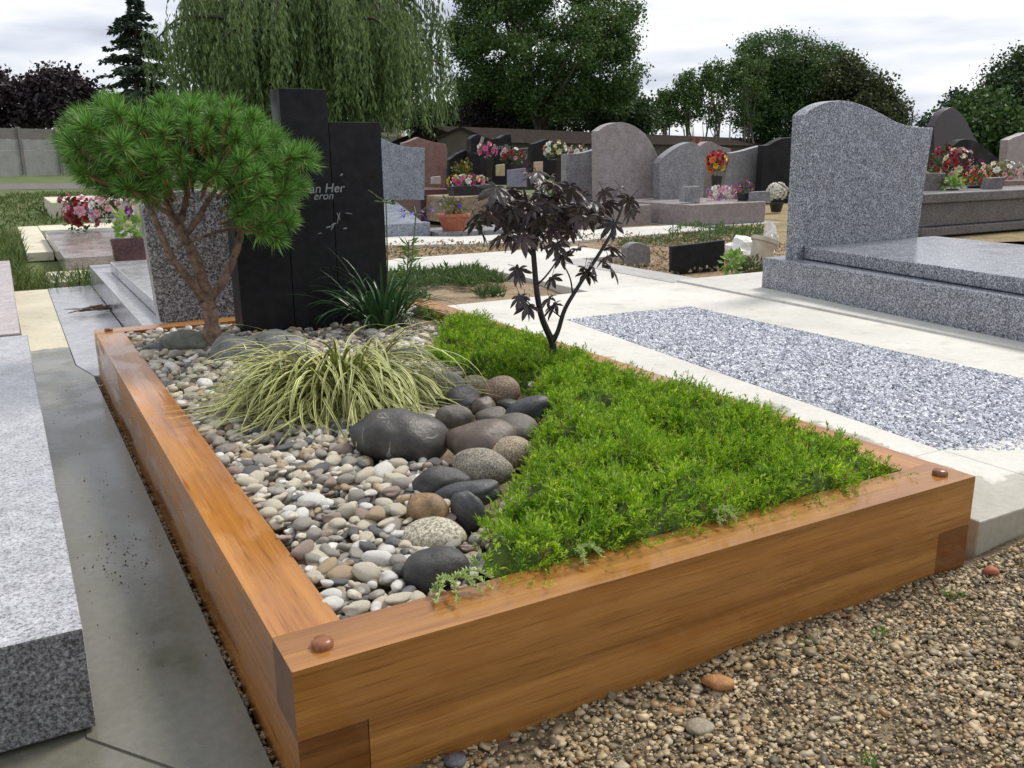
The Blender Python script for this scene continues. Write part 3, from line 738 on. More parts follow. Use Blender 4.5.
# ================================================================== GROUND COVER
def sed_h(x, y):
    e = np.clip(edge_dist(x, y, SED)/0.032, 0, 1); e = np.sqrt(e)
    return BED-0.006 + e*(0.034+0.020*fbm(x, y, 4, 10)+0.030*(1-1.5*np.abs(fbm(x, y, 50, 13)))+0.016*fbm(x, y, 14, 34))
M_sed = leafmat('sedum_leaves', [(0.14, 0.29, 0.008), (0.28, 0.50, 0.014), (0.42, 0.64, 0.03), (0.21, 0.40, 0.012), (0.55, 0.70, 0.07), (0.33, 0.54, 0.02), (0.64, 0.72, 0.18)], 0.38, 0.48)
def patchy(m, lo, hi, scale):
    nt = m.node_tree; b = nt.nodes['Principled BSDF']; c = b.inputs['Base Color'].links[0].from_socket
    v = coords(nt, world=True); f = ramp(nt, noise(nt, v, scale, 3, 0.6), [(0.35, lo), (0.65, hi)])
    o = mix(nt, 1.0, c, f, 'MULTIPLY'); nt.links.new(o, b.inputs['Base Color'])
    for n in nt.nodes:
        if n.type == 'BSDF_TRANSLUCENT': nt.links.new(o, n.inputs['Color'])
patchy(M_sed, (0.42, 0.56, 0.55), (1.12, 1.08, 1.1), 28)
patchy(M_sed, (0.55, 0.64, 0.55), (1.25, 1.18, 1.2), 90)
M_sed_dry = leafmat('sedum_old_stems', [(0.20, 0.10, 0.05), (0.28, 0.17, 0.09), (0.14, 0.14, 0.04)], 0.7, 0.1)
M_sed_base = ground_mat('sedum_mat', [(0.03, 0.05, 0.006), (0.07, 0.12, 0.012), (0.11, 0.19, 0.02)], 20, 140)
def sedum():
    xs = np.linspace(0.3, PW, 130); ys = np.linspace(PB-0.01, 2.26, 230); X, Yg = np.meshgrid(xs, ys)
    inside = inpoly(X, Yg, SED); Z = np.where(inside, sed_h(X, Yg)-0.006, BED-0.02)
    idx = np.arange(X.size).reshape(X.shape); F = []
    ii = inside[:-1, :-1] | inside[1:, :-1] | inside[:-1, 1:] | inside[1:, 1:]
    a = idx[:-1, :-1][ii]; F = np.stack([a, a+1, a+1+len(xs), a+len(xs)], 1)
    bV = np.stack([X.ravel(), Yg.ravel(), Z.ravel()], 1)
    n = 42000
    x = rng.uniform(0.3, PW, n); y = rng.uniform(PB-0.01, 2.26, n); ok = inpoly(x, y, SED); x, y = x[ok], y[ok]
    # thin it where the clumps leave gaps
    gap = fbm(x, y, 9, 26)+0.5*fbm(x, y, 19, 60); dens = np.where(gap < -0.5, 0.08, np.where(gap < -0.2, 0.5, 1.0))
    far = np.clip(1.25-y*0.35, 0.45, 1.0); ok = rng.random(len(x)) < dens*far; x, y = x[ok], y[ok]; n = len(x)
    z = sed_h(x, y)
    lean = rng.normal(0, 0.75, (n, 2)); ln = rng.uniform(0.014, 0.042, n)*(1+0.4*fbm(x, y, 12, 25))
    # sprigs at the rim lean outward over the board
    rim = (y < PB+0.035); lean[rim, 1] -= rng.uniform(0.3, 1.6, rim.sum()); ln[rim] *= rng.uniform(0.9, 1.7, rim.sum())
    rimr = (x > PW-PB-0.04) & (y < 2.1); lean[rimr, 0] += rng.uniform(0.1, 0.9, rimr.sum())
    Tn = np.stack([lean[:, 0], lean[:, 1], np.ones(n)], 1); Tn /= np.linalg.norm(Tn, axis=1, keepdims=True)
    LV, LF = [], []
    NL = 16
    base = np.stack([x, y, z-0.008], 1)
    t = (np.arange(NL)+rng.uniform(0, 1, (n, NL)))/NL; t = 0.2+0.8*t
    org = base[:, None]+Tn[:, None]*(ln[:, None, None]*t[..., None])
    side = rng.normal(size=(n, NL, 3)); side -= (side*Tn[:, None]).sum(2, keepdims=True)*Tn[:, None]; side /= np.linalg.norm(side, axis=2, keepdims=True)
    dirv = side*(1.1-0.5*t[..., None]) + Tn[:, None]*(0.5+0.7*t[..., None])
    dirv = dirv.reshape(-1, 3); org = org.reshape(-1, 3); m = len(org)
    L_ = rng.uniform(0.006, 0.0125, m); S = np.stack([rng.uniform(0.0019, 0.0031, m), L_, L_], 1)
    V, Fq = scatter(LEAF_V, LEAF_F, frames(dirv), S, org)
    mi = np.repeat(np.where(rng.random(n) < 0.02+0.10*(fbm(x, y, 33, 18) > 0.75), 1, 0), NL)
    Vall = np.concatenate([bV, V]); Fall = np.concatenate([F, Fq+len(bV)])
    mi = np.concatenate([np.full(len(F), 2), mi])
    setp(obj('sedum_ground_cover', Vall, Fall, [M_sed, M_sed_dry, M_sed_base], mi=mi), kind='stuff')
sedum()
def trailing(u, v, label, n=7, seed=1, ln=0.075):
    r = np.random.default_rng(seed); p = G(u, v, PH+0.006); LVs = []
    st = MB(); org, dr = [], []
    for k in range(n):
        a = r.uniform(-2.9, -0.2); L_ = ln*r.uniform(0.5, 1)
        d = np.array([math.cos(a), math.sin(a), 0]); pts = [p+np.array([0, 0.02, 0.004])+d*L_*t+np.array([0, 0, 0.012*math.sin(math.pi*t)-0.004*t]) for t in np.linspace(0, 1, 7)]
        st.tube(pts, [0.0011]*7, 5)
        for i in range(60):
            t = r.uniform(0.15, 1); q = p+np.array([0, 0.02, 0.004])+d*L_*t+np.array([0, 0, 0.012*math.sin(math.pi*t)-0.004*t])
            dv = r.normal(size=3)*0.8+d*0.8; dv[2] = abs(dv[2])*0.7; org.append(q); dr.append(dv)
    org, dr = np.array(org), np.array(dr); m = len(org); L_ = r.uniform(0.005, 0.009, m)
    V, F = scatter(LEAF_V, LEAF_F, frames(dr), np.stack([np.full(m, 0.0026), L_, L_], 1), org)
    sV = np.array(st.V); t_ = thing('trailing_sprig', label, 'plant', (p[0], p[1], PH))
    obj('stems', st.V, st.F, M_sed_pale, t_); obj('leaves', V, F, M_sed_pale, t_)
M_sed_pale = leafmat('sedum_pale', [(0.34, 0.46, 0.14), (0.48, 0.58, 0.24), (0.40, 0.52, 0.18)], 0.5, 0.25)
trailing(457, 588, 'pale green trailing sprig spilling over the front board beside the black round boulder', 8, 3, 0.062)
trailing(584, 560, 'short pale sprig hanging over the middle of the front board', 4, 5, 0.04)
trailing(722, 520, 'whitish flowering sprig drooping onto the front board toward the right', 5, 8, 0.042)

# ================================================================== STRIPED GRASS AND LILY CLUMP
def blade(mb, base, d, L_, w, droop, n=9, stripes=True, m_edge=0, m_mid=1, rise=None, floor=None, curl=0.0):
    """arching ribbon: d horizontal heading, droop how far it falls"""
    d = np.array([d[0], d[1], 0.0]); d /= np.linalg.norm(d)+1e-9; sdv = np.array([-d[1], d[0], 0])
    pts = []; p = np.array(base, float); a = rise if rise is not None else 1.2
    for i in range(n+1):
        pts.append(p.copy()); t = i/n
        p = p + (d*math.cos(a)+np.array([0, 0, 1])*math.sin(a))*(L_/n)
        a -= droop*(0.5+t)/n
        if curl:
            cc, ss = math.cos(curl/n), math.sin(curl/n); d = np.array([d[0]*cc-d[1]*ss, d[0]*ss+d[1]*cc, 0.0])
        if floor is not None and p[2] < floor: p[2] = floor; a = max(a, -0.05)
    o = len(mb.V)
    offs = (-0.5, -0.24, 0.24, 0.5) if stripes else (-0.5, 0.0, 0.5)
    k = len(offs)
    for i, q in enumerate(pts):
        t = i/n; ww = w*(0.55+1.2*t)*(1-t)**0.6 if t < 1 else 0; ww = w*min(1, 0.5+2*t)*(1-t**3)+0.0002
        for f in offs: mb.V.append(tuple(q+sdv*f*ww+np.array([0, 0, abs(f)*ww*0.35])))
    for i in range(n):
        for j in range(k-1):
            mb.F.append((o+i*k+j, o+i*k+j+1, o+(i+1)*k+j+1, o+(i+1)*k+j)); mb.mi.append(m_mid if (stripes and j == 1) or not stripes else m_edge)
M_gr_edge = plain('grass_cream_margin', (0.56, 0.54, 0.20), 0.5, 0.25, 9)
M_gr_mid = plain('grass_green_midrib', (0.09, 0.14, 0.025), 0.5, 0.3, 9)
gb = MB(); gc = G(338, 404, BED)
for i in range(720):
    a = random.uniform(0, 2*math.pi); r0 = random.uniform(0, 0.10)
    head = a+random.gauss(0, 0.35)
    # combed toward the camera and to both sides
    d = np.array([math.cos(head), math.sin(head)]) + np.array([-0.46, -0.44])*random.uniform(0, 1.9)
    if d[1] > 0.35: d = d*np.array([1, -0.4])
    L_ = random.uniform(0.18, 0.40)
    base = gc+np.array([r0*math.cos(a), r0*math.sin(a), random.uniform(0.0, 0.01)])
    blade(gb, base, d, L_, random.uniform(0.0055, 0.0095), random.uniform(1.9, 4.0), 12, rise=random.uniform(0.35, 1.35), floor=BED+random.uniform(0.012, 0.05), curl=random.gauss(0, 0.9))
for i in range(45):
    blade(gb, gc+np.array([random.gauss(0, .02), random.gauss(0, .02), 0]), (CR[0]*0.95+random.gauss(0, .25), CR[1]*0.95+random.gauss(0, .25)), random.uniform(0.22, 0.40), 0.007, random.uniform(2.4, 3.6), 12, rise=random.uniform(0.6, 1.1), floor=BED+0.03)
for i in range(80):
    blade(gb, gc+np.array([random.gauss(0, .02), random.gauss(0, .02), 0]), (-CR[0]+random.gauss(0, .3), -CR[1]-0.35+random.gauss(0, .3)), random.uniform(0.20, 0.33), 0.0068, random.uniform(1.6, 2.4), 12, rise=random.uniform(0.7, 1.1), floor=BED+0.014)
for i in range(6):
    blade(gb, gc+np.array([random.gauss(0, .03), random.gauss(0, .03), 0]), (random.gauss(0, 1), random.gauss(0, 1)), random.uniform(0.18, 0.22), 0.004, 0.5, 8, rise=1.45)
setp(gb.build('striped_grass', [M_gr_edge, M_gr_mid]), 'tuft of arching cream and green striped grass sprawling over the pebbles in the planter', 'grass plant')

M_lily = leafmat('lily_leaves', [(0.022, 0.06, 0.022), (0.04, 0.10, 0.03), (0.03, 0.08, 0.03), (0.06, 0.125, 0.04)], 0.35, 0.15)
M_stem = plain('green_stem', (0.08, 0.12, 0.04), 0.5)
M_violet = plain('violet_petals', (0.11, 0.055, 0.42), 0.5, 0.25, 60)
lc = G(384, 330, BED)
lily = thing('lily_clump', 'dark green strap-leaved clump with tall thin violet flower stems beside the black headstone', 'plant', lc)
lb = MB()
for i in range(120):
    a = random.uniform(0, 6.28); r0 = random.uniform(0, 0.07)
    blade(lb, lc+np.array([r0*math.cos(a), r0*math.sin(a), 0]), (math.cos(a)+random.gauss(0, .4), math.sin(a)+random.gauss(0, .4)), random.uniform(0.16, 0.34), random.uniform(0.008, 0.013), random.uniform(0.9, 2.2), 9, stripes=False, rise=random.uniform(0.7, 1.5), floor=BED+0.02, m_mid=0)
lb.build('leaves', M_lily, lily)
for (u0, v0, u1, v1) in ((387, 315, 386, 202), (405, 318, 416, 214)):
    y_ = lc[1]; a = Y(u0, v0, y_); b = Y(u1, v1, y_)
    MB().tube([a, a*0.6+b*0.4+np.array([0.004, 0, 0]), b], [0.0028, 0.0024, 0.002], 6).build('flower_stem', M_stem, lily); fst = bpy.context.scene.objects[-1] if False else LAST[0]
    fm = MB()
    for k in range(9):
        an = k*0.7; L_ = random.uniform(0.03, 0.05); d = np.array([math.cos(an), 0.7*math.sin(an), random.uniform(-0.15, 0.7)])
        fm.tube([b, b+d*L_*0.6, b+d*L_], [0.0012, 0.0012, 0.0012], 5, 0)
        if u0 > 400 or k < 2:
            c = b+d*L_; dd = d/np.linalg.norm(d); dd[2] -= 0.8
            for j in range(5):
                q = j*1.256; e1 = np.array([math.cos(q), math.sin(q), 0])*0.011
                fm.add([c, c+dd*0.011+e1*0.4, c+dd*0.027+e1*1.2, c+dd*0.014+np.array([-e1[1], e1[0], 0])*0.5], [(0, 1, 2, 3)], 1 if u0 > 400 else 0)
        else: fm.tube([b+d*L_, b+d*(L_+0.016)], [0.0026, 0.001], 5, 0)
    fm.build('flower_head', [M_stem, M_violet], fst)
# pale weed with feathery leaves rising by the clump
wp = Y(405, 315, lc[1]+0.2); wt = Y(409, 240, lc[1]+0.2)
wd = thing('tall_weed', 'light green narrow-leaved weed rising behind the strap-leaved clump', 'plant', (wp[0], wp[1], 0.05))
MB().tube([wp, (wp+wt)/2, wt], [0.004, 0.003, 0.002], 6).build('stem', M_stem, wd)
m = 70; t = rng.uniform(0.15, 1, m); org = wp+(wt-wp)*t[:, None]; dv = rng.normal(size=(m, 3)); dv[:, 2] = np.abs(dv[:, 2])*0.6
L_ = rng.uniform(0.03, 0.06, m); V, F = scatter(LEAF_V, LEAF_F, frames(dv), np.stack([np.full(m, .009), L_, L_], 1), org)
M_weed = leafmat('weed_leaves', [(0.08, 0.17, 0.03), (0.14, 0.26, 0.05), (0.10, 0.20, 0.04)], 0.5, 0.3)
obj('leaves', V, F, M_weed, wd)

# ================================================================== CLIPPED PINE
M_bark = rock('pine_bark', (0.085, 0.05, 0.034), (0.27, 0.18, 0.125), 45, 0.85)
M_ndl = leafmat('pine_needles', [(0.025, 0.075, 0.016), (0.086, 0.230, 0.030), (0.172, 0.391, 0.057), (0.046, 0.127, 0.021), (0.322, 0.552, 0.149), (0.127, 0.299, 0.041)], 0.36, 0.2)
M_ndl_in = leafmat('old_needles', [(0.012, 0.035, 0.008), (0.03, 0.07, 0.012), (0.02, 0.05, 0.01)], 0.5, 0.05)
M_bud = plain('pine_buds', (0.20, 0.085, 0.04), 0.7, 0.3)
pb = G(213, 354, BED); PYY = pb[1]
def pp(u, v, dy=0.0): return Y(u, v, PYY+dy)
pine = thing('cloud_pine', 'small clipped pine with a bare forked trunk and a broad dense crown of long needles', 'tree', pb)
def limb(name, pts, r, parent, mat, n=10, extra=0.0):
    P = smooth_line([pp(*q) if len(q) == 3 else pp(q[0], q[1]) for q in pts], 5); k = len(P)
    rr = np.interp(np.linspace(0, 1, k), np.linspace(0, 1, len(r)), r)*(0.84+0.10*np.sin(np.arange(k)*1.9)+0.05*np.sin(np.arange(k)*4.1))
    return MB().tube(P, rr, n).build(name, mat, parent, smooth=True)
limb('trunk', [(214, 362, 0), (213, 345, 0), (211, 318, 0), (207, 300, 0), (199, 270, 0.01), (190, 248, 0.02), (180, 230, 0.03), (183, 211, 0.05)], [.037, .030, .027, .025, .021, .018, .015, .011], pine, M_bark, 12)
for pts, r in [([(203, 300, 0), (190, 280, -0.03), (172, 258, -0.05), (160, 232, -0.06), (153, 214, -0.06), (140, 195, -0.08)], [.017, .014, .012, .011, .009, .006]),
               ([(208, 300, 0), (222, 283, 0), (236, 252, 0.01), (240, 236, 0.01), (243, 215, 0.0), (255, 195, 0)], [.017, .016, .013, .012, .009, .006]),
               ([(181, 232, 0.03), (170, 215, 0.03), (158, 207, 0.02), (135, 190, 0.05)], [.013, .011, .009, .005]),
               ([(185, 236, 0.03), (200, 216, 0.0), (206, 204, -0.02), (222, 180, -0.03)], [.012, .010, .008, .005]),
               ([(180, 228, 0.03), (166, 200, 0.1), (160, 175, 0.13)], [.011, .009, .005]),
               ([(177, 246, -0.05), (200, 238, 0), (222, 231, 0.02), (245, 225, 0.05)], [.006, .005, .005, .004]),
               ([(183, 211, 0.05), (190, 180, 0.06), (195, 150, 0.05)], [.010, .008, .005])]:
    limb('branch', pts, r, pine, M_bark, 8)
CROWN = [(60, 150), (66, 122), (86, 106), (112, 97), (150, 103), (175, 100), (205, 96), (240, 103), (262, 118), (285, 138), (312, 150), (318, 165), (306, 190), (300, 215), (285, 245), (268, 250), (248, 238), (226, 222), (222, 200), (200, 192), (170, 196), (150, 210), (118, 205), (95, 192), (72, 180)]
def needles():
    cs, ds = [], []
    shr = [(187+(u-187)*0.93, 163+(v-163)*0.87) for u, v in CROWN]
    r = np.random.default_rng(5); tries = 0
    hand = [(272, 238), (258, 232), (285, 222), (244, 205), (105, 152), (160, 175), (190, 128), (120, 118), (150, 155), (240, 185), (180, 160), (228, 123), (236, 215), (262, 225), (287, 160), (300, 158), (280, 195), (80, 150), (92, 132), (205, 140), (255, 150), (140, 128), (130, 190), (215, 175)]
    for u, v in hand: cs.append(pp(u, v, -0.20)); ds.append(1)
    while len(cs) < 205 and tries < 9000:
        tries += 1; u = r.uniform(55, 320); v = r.uniform(92, 255)
        if not inpoly(np.array(u), np.array(v), shr): continue
        rim = min(1.0, float(edge_dist(np.array(u), np.array(v), shr))/45)
        dy = r.uniform(-1, 1)*(0.06+0.25*math.sqrt(rim))
        if v > 205: dy *= 0.5
        c = pp(u, v, dy)
        if min(np.linalg.norm(c-q) for q in cs) < 0.057: continue
        cs.append(c)
    cs = np.array(cs); ctr = pp(188, 190, 0.02)
    out = cs-ctr; out[:, 2] = out[:, 2]*0.8+0.10; out /= np.linalg.norm(out, axis=1, keepdims=True)
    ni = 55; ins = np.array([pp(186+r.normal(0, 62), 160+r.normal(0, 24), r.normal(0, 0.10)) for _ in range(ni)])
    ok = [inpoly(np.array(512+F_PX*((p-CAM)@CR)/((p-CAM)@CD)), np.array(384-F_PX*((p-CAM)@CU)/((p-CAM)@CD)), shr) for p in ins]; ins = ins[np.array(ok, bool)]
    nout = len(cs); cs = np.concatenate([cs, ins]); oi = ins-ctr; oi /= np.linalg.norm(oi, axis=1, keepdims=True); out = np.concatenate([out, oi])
    allV, allF, bud = [], [], MB(); off = 0; mi = []
    for ci, (c, d) in enumerate(zip(cs, out)):
        n = 210 if ci < nout else 110; v_ = r.normal(size=(n, 3)); v_ /= np.linalg.norm(v_, axis=1, keepdims=True)
        v_ = v_ + d*r.uniform(0.55, 1.3, (n, 1)); v_ /= np.linalg.norm(v_, axis=1, keepdims=True)
        L_ = r.uniform(0.038, 0.060, n)*r.uniform(0.8, 1.2); s_ = c - d*0.012 + d*r.uniform(0, 0.03, (n, 1))
        S = np.stack([r.uniform(0.0017, 0.0025, n), L_, L_*0.3], 1)
        V, F = scatter(LEAF_V*np.array([1, 1, 0.4]), LEAF_F, frames(v_), S, s_); allV.append(V); allF.append(F+off); off += len(V); mi += [0 if ci < nout else 1]*n
        if ci < nout: bud.tube([c-d*0.05, c-d*0.01, c+d*0.022, c+d*0.030], [0.004, 0.004, 0.0045, 0.001], 6)
    VA = np.concatenate(allV); FA = [tuple(f) for f in np.concatenate(allF).tolist()]+[tuple(i+len(VA) for i in f) for f in bud.F]
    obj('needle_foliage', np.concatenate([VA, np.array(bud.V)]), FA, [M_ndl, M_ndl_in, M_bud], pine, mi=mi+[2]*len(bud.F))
needles()

# ================================================================== DARK-LEAVED MAPLE
M_mbark = plain('maple_bark', (0.016, 0.012, 0.012), 0.5, 0.3)
M_mleaf = leafmat('maple_leaves', [(0.036, 0.027, 0.030), (0.063, 0.045, 0.051), (0.048, 0.039, 0.036), (0.075, 0.048, 0.048), (0.054, 0.045, 0.051)], 0.42, 0.15, 0.5)
mb0 = G(553, 368, BED+0.02); MY = mb0[1]
maple = thing('young_maple', 'slim young maple with near-black purple fingered leaves growing out of the green ground cover', 'tree', mb0)
def mp_(u, v, dy=0.0): return Y(u, v, MY+dy)
def twig(name, pts, r):
    P = smooth_line([mp_(*q) for q in pts], 5); rr = np.interp(np.linspace(0, 1, len(P)), np.linspace(0, 1, len(r)), r)
    return MB().tube(P, rr, 8).build(name, M_mbark, maple, smooth=True)
twig('trunk', [(553, 372, 0), (553, 355, 0), (552, 342, 0), (542, 318, 0), (537, 293, 0), (534, 260, 0.01), (532, 236, 0.01), (528, 208, 0.02), (524, 190, 0.02)], [.0125, .0105, .0095, .008, .0075, .007, .0065, .005, .003])
twig('branch', [(552, 343, 0), (558, 331, -.01), (565, 309, -.02), (578, 287, -.03), (594, 262, -.03), (610, 236, -.03), (618, 218, -.03), (626, 196, -.03)], [.008, .0065, .006, .0055, .005, .0045, .0035, .002])
for pts, r in [([(532, 254, 0), (521, 240, -.02), (516, 222, -.03), (510, 205, -.04)], [.005, .004, .003, .002]), ([(537, 285, 0), (546, 276, -.02), (556, 262, -.03), (562, 248, -.03)], [.003, .0025, .002, .0015]),
               ([(573, 296, -.02), (570, 278, 0), (562, 262, 0)], [.0025, .002, .0015]), ([(540, 310, 0), (530, 304, -.03), (524, 298, -.04)], [.002, .0017, .0013]), ([(562, 318, 0), (552, 310, 0), (549, 304, 0)], [.002, .0016, .0012]),
               ([(533, 240, 0), (548, 226, .02), (568, 205, .03)], [.004, .003, .002]), ([(536, 275, 0), (527, 270, -.03), (520, 268, -.04)], [.002, .0015, .0012]), ([(600, 252, 0), (608, 248, 0), (612, 250, 0)], [.002, .0015, .0012]),
               ([(531, 230, 0), (518, 212, .03), (500, 200, .04), (486, 208, .04)], [.004, .003, .002, .0015])]:
    twig('branch', pts, r)
def maple_leaf_shape():
    V = [(0, 0, 0)]; F = []
    angs = [-125, -78, -38, 0, 38, 78, 125]; Ls = [0.42, 0.72, 0.93, 1.0, 0.93, 0.72, 0.42]
    for a, l in zip(angs, Ls):
        a = R_(a); d = np.array([math.sin(a), math.cos(a)]); n = np.array([d[1], -d[0]]); o = len(V)
        w = 0.135*l+0.02
        for f, ww, zz in ((0.22, 0.6, 0.0), (0.55, 1.0, -0.03), (0.8, 0.62, -0.10)):
            V += [(*(d*l*f-n*w*ww), zz-0.02), (*(d*l*f), zz+0.03), (*(d*l*f+n*w*ww), zz-0.02)]
        V.append((*(d*l), -0.20))
        F += [(0, o, o+1, 0), (0, o+1, o+2, 0)]
        for k in (0, 3): F += [(o+k, o+k+3, o+k+4, o+k+1), (o+k+1, o+k+4, o+k+5, o+k+2)]
        F += [(o+6, o+9, o+7, o+6), (o+7, o+9, o+8, o+7)]
    # web between the lobes near the palm
    for i in range(6):
        a = 1+i*10; b = 1+(i+1)*10; F.append((0, a+2, b, 0))
    return np.array(V, float), [tuple(dict.fromkeys(f)) for f in F]
MLV, MLF = maple_leaf_shape()
def maple_leaves():
    mb = MB(); r = random.Random(4)
    hand = [(516, 274), (519, 268), (552, 277), (586, 272), (593, 266), (585, 268), (608, 256), (611, 268), (524, 300), (528, 305), (520, 296), (556, 304), (550, 298), (610, 247), (578, 248), (561, 236), (570, 230), (597, 217), (621, 188), (632, 210), (608, 202), (540, 240), (562, 255), (556, 244), (614, 222), (630, 198), (604, 190), (480, 230), (476, 222), (486, 212), (500, 202), (526, 172), (537, 172), (560, 195), (590, 212), (600, 206), (570, 250)]
    for u in range(72):
        while True:
            a, b = r.gauss(532, 42), r.gauss(208, 22)
            if inpoly(np.array(a), np.array(b), [(470, 224), (480, 196), (503, 178), (540, 172), (572, 182), (594, 200), (586, 228), (560, 246), (520, 244), (496, 234)]): break
        hand.append((a, b))
    for i, (u, v) in enumerate(hand):
        L_ = r.uniform(0.042, 0.064); c = mp_(u, v, r.uniform(-0.09, 0.12) if i > 34 else r.uniform(-0.05, 0.04))
        yaw = r.uniform(0, 6.28); 
        m = Matrix.Rotation(yaw, 3, 'Z') @ Matrix.Rotation(R_(r.uniform(-75, -15)), 3, 'X') @ Matrix.Rotation(r.gauss(0, .4), 3, 'Y')
        V = [c+np.array(m @ Vector(p))*L_ for p in MLV]
        mb.add(V, MLF)
        # leaf stalk
        s0 = c; s1 = c+np.array([r.gauss(0, .012), r.gauss(0, .012), r.uniform(0.01, 0.03)])
        mb.tube([s0, s1], [0.0008, 0.0008], 4, 1)
    mb.build('foliage', [M_mleaf, M_mbark], maple)
maple_leaves()

# ================================================================== CHIP BED
def chips():
    poly = [gTL, gT2, gT3, gTR, gR2+np.array([0, -0.2, 0]), gBR]
    c = np.mean([p[:2] for p in poly], 0)
    P2 = [tuple(p[:2]) for p in poly]
    n = 120000; x = rng.uniform(1.5, 2.9, n); y = rng.uniform(0.1, 2.5, n); ok = inpoly(x, y, P2) ; x, y = x[ok], y[ok]; n = len(x)
    s = np.clip(np.exp(rng.normal(-5.64, 0.28, n)), 0.0022, 0.007)
    S = np.stack([s*rng.uniform(0.8, 1.4, n), s*rng.uniform(0.7, 1.1, n), s*rng.uniform(0.5, 0.9, n)], 1)
    bV, bF = ico(1); V, F = scatter(lumpy(np.array([(1, 0, 0), (-1, 0, 0), (0, 1, 0), (0, -1, 0), (0, 0, 1), (0, 0, -1)], float), 4, 0.3), np.array([(0, 2, 4), (2, 1, 4), (1, 3, 4), (3, 0, 4), (2, 0, 5), (1, 2, 5), (3, 1, 5), (0, 3, 5)]), rand_rot(n), S*1.15, np.stack([x, y, np.full(n, ZS-0.007)+rng.uniform(0, 0.007, n)], 1))
    m = stonemix('marble_chips', [(0.60, 0.61, 0.66), (0.40, 0.42, 0.48), (0.74, 0.75, 0.79), (0.34, 0.36, 0.42), (0.52, 0.54, 0.60), (0.68, 0.69, 0.73), (0.58, 0.60, 0.66), (0.70, 0.71, 0.75), (0.26, 0.28, 0.33)], 0.6, 70)
    setp(obj('marble_chips', V, F, m), kind='stuff')
    P3 = [(p[0], p[1], ZS-0.014) for p in poly][::-1]
    setp(obj('chip_bed_base', P3, [tuple(range(len(P3)))], plain('grey_bed', (0.25, 0.26, 0.29), 0.8, 0.4, 60)), kind='structure')
chips()

# ================================================================== TOMBS
def tomb(label, loc, group=None): return thing('tomb', label, 'tomb', loc, group)
def stone_prof(pts, y, th, mat, parent, name='headstone', bevel=0.004, n=8, sm=()):
    """front outline in pixels at plane y: pts; runs flagged in sm (start, end) are smoothed"""
    P = [Y(u, v, y) for u, v in pts]
    if sm:
        a, b = sm; P = P[:a]+smooth_line(P[a:b+1], n)+P[b+1:]
    return MB().extrude(P, (0, th, 0)).build(name, mat, parent, bevel=bevel)
GROW = 'tombs in the cemetery'
# foreground left tomb
t = tomb('pale grey speckled granite tomb slab cut off by the left edge, nearest the camera', (-0.5, 1.4, 0))
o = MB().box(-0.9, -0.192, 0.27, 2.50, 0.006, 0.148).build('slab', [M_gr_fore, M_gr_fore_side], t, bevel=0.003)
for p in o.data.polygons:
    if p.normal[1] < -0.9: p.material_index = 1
o = setp(MB().box(-0.95, -0.212, 2.54, 5.1, -0.02, 0.15).build('tomb_slab', M_gr_pinkslab, bevel=0.004), 'smooth pale pink granite slab at the left edge, just beyond the near speckled tomb', 'tomb')
# the tall salt-and-pepper tomb on the right
JY = 2.155
t = tomb('large salt-and-pepper granite tomb with a wave-topped headstone, right of the chip bed', (3.5, 1.4, 0))
MB().extrude([(2.98, 2.32, 0.221), (4.10, 2.32, 0.221), (3.82, -0.2, 0.221), (2.642, -0.2, 0.221)], (0, 0, -0.156)).build('plinth', M_gr_big, t, bevel=0.004)
MB().extrude([(3.072, JY-0.003, 0.281), (4.02, JY-0.003, 0.281), (3.72, -0.15, 0.281), (2.675, -0.15, 0.281)], (0, 0, -0.057)).build('slab', M_gr_big, t, bevel=0.005)
pts = [(797, 260), (804.6, 115), (812, 109), (824, 103), (838, 100.5), (852, 102), (868, 107), (884, 115), (897, 122), (910, 126), (922, 127.5), (933.5, 127.5), (926, 175), (918.5, 232), (917, 260)]
stone_prof(pts, JY, 0.075, M_gr_big, t, sm=(1, 11))
# dark speckled headstone left, its back turned
t = tomb('black and white speckled granite tomb with stepped grey slabs, seen behind the pine trunk', (0.5, 4.4, 0))
HB = 2.50
stone_prof([(160, 322), (146, 238), (142, 206), (160, 195), (200, 190), (232, 196), (236, 230), (244, 322)], HB, 0.085, M_gr_speck, t, sm=(2, 5))
MB().box(0.186, 1.2, 2.37, 4.85, 0.0, 0.119).build('plinth', M_gr_step, t, bevel=0.004)
MB().box(0.262, 1.1, HB+0.092, 4.45, 0.121, 0.172).build('slab', M_gr_step, t, bevel=0.004)
# flower slab tomb further left
t = tomb('low warm grey polished slab tomb with bouquets on it, at the left behind the grass', (0.5, 7.6, 0))
MB().box(0.105, 0.75, 5.74, 8.35, -0.03, 0.085).build('slab', M_gr_warm, t, bevel=0.006)
# blue grey tomb right of black headstone
t = tomb('blue-grey granite tomb with a slanting headstone, immediately right of the black stepped headstone', (2.9, 7.2, 0))
MB().box(2.2, 3.09, 6.49, 6.62, -0.03, 0.14).build('kerb', M_gr_blue, t, bevel=0.006)
MB().extrude([(3.09, 6.625, -0.03), (3.09, 6.625, 0.125), (3.40, 8.2, 0.29), (3.40, 8.2, -0.03)], (-1.1, 0, 0)).build('slab', M_gr_blue, t, bevel=0.006)
stone_prof([(372, 200), (370, 133), (380, 137.5), (392, 143), (403, 146.5), (425, 148), (424.5, 200)], 7.9, 0.12, M_gr_blue, t, sm=(1, 4))
# ledge to the right of it
setp(MB().box(3.11, 4.2, 6.35, 6.9, -0.03, 0.055).build('stone_ledge', M_gr_grey, bevel=0.006), 'low dark grey stone ledge under the terracotta bowl', 'kerb')
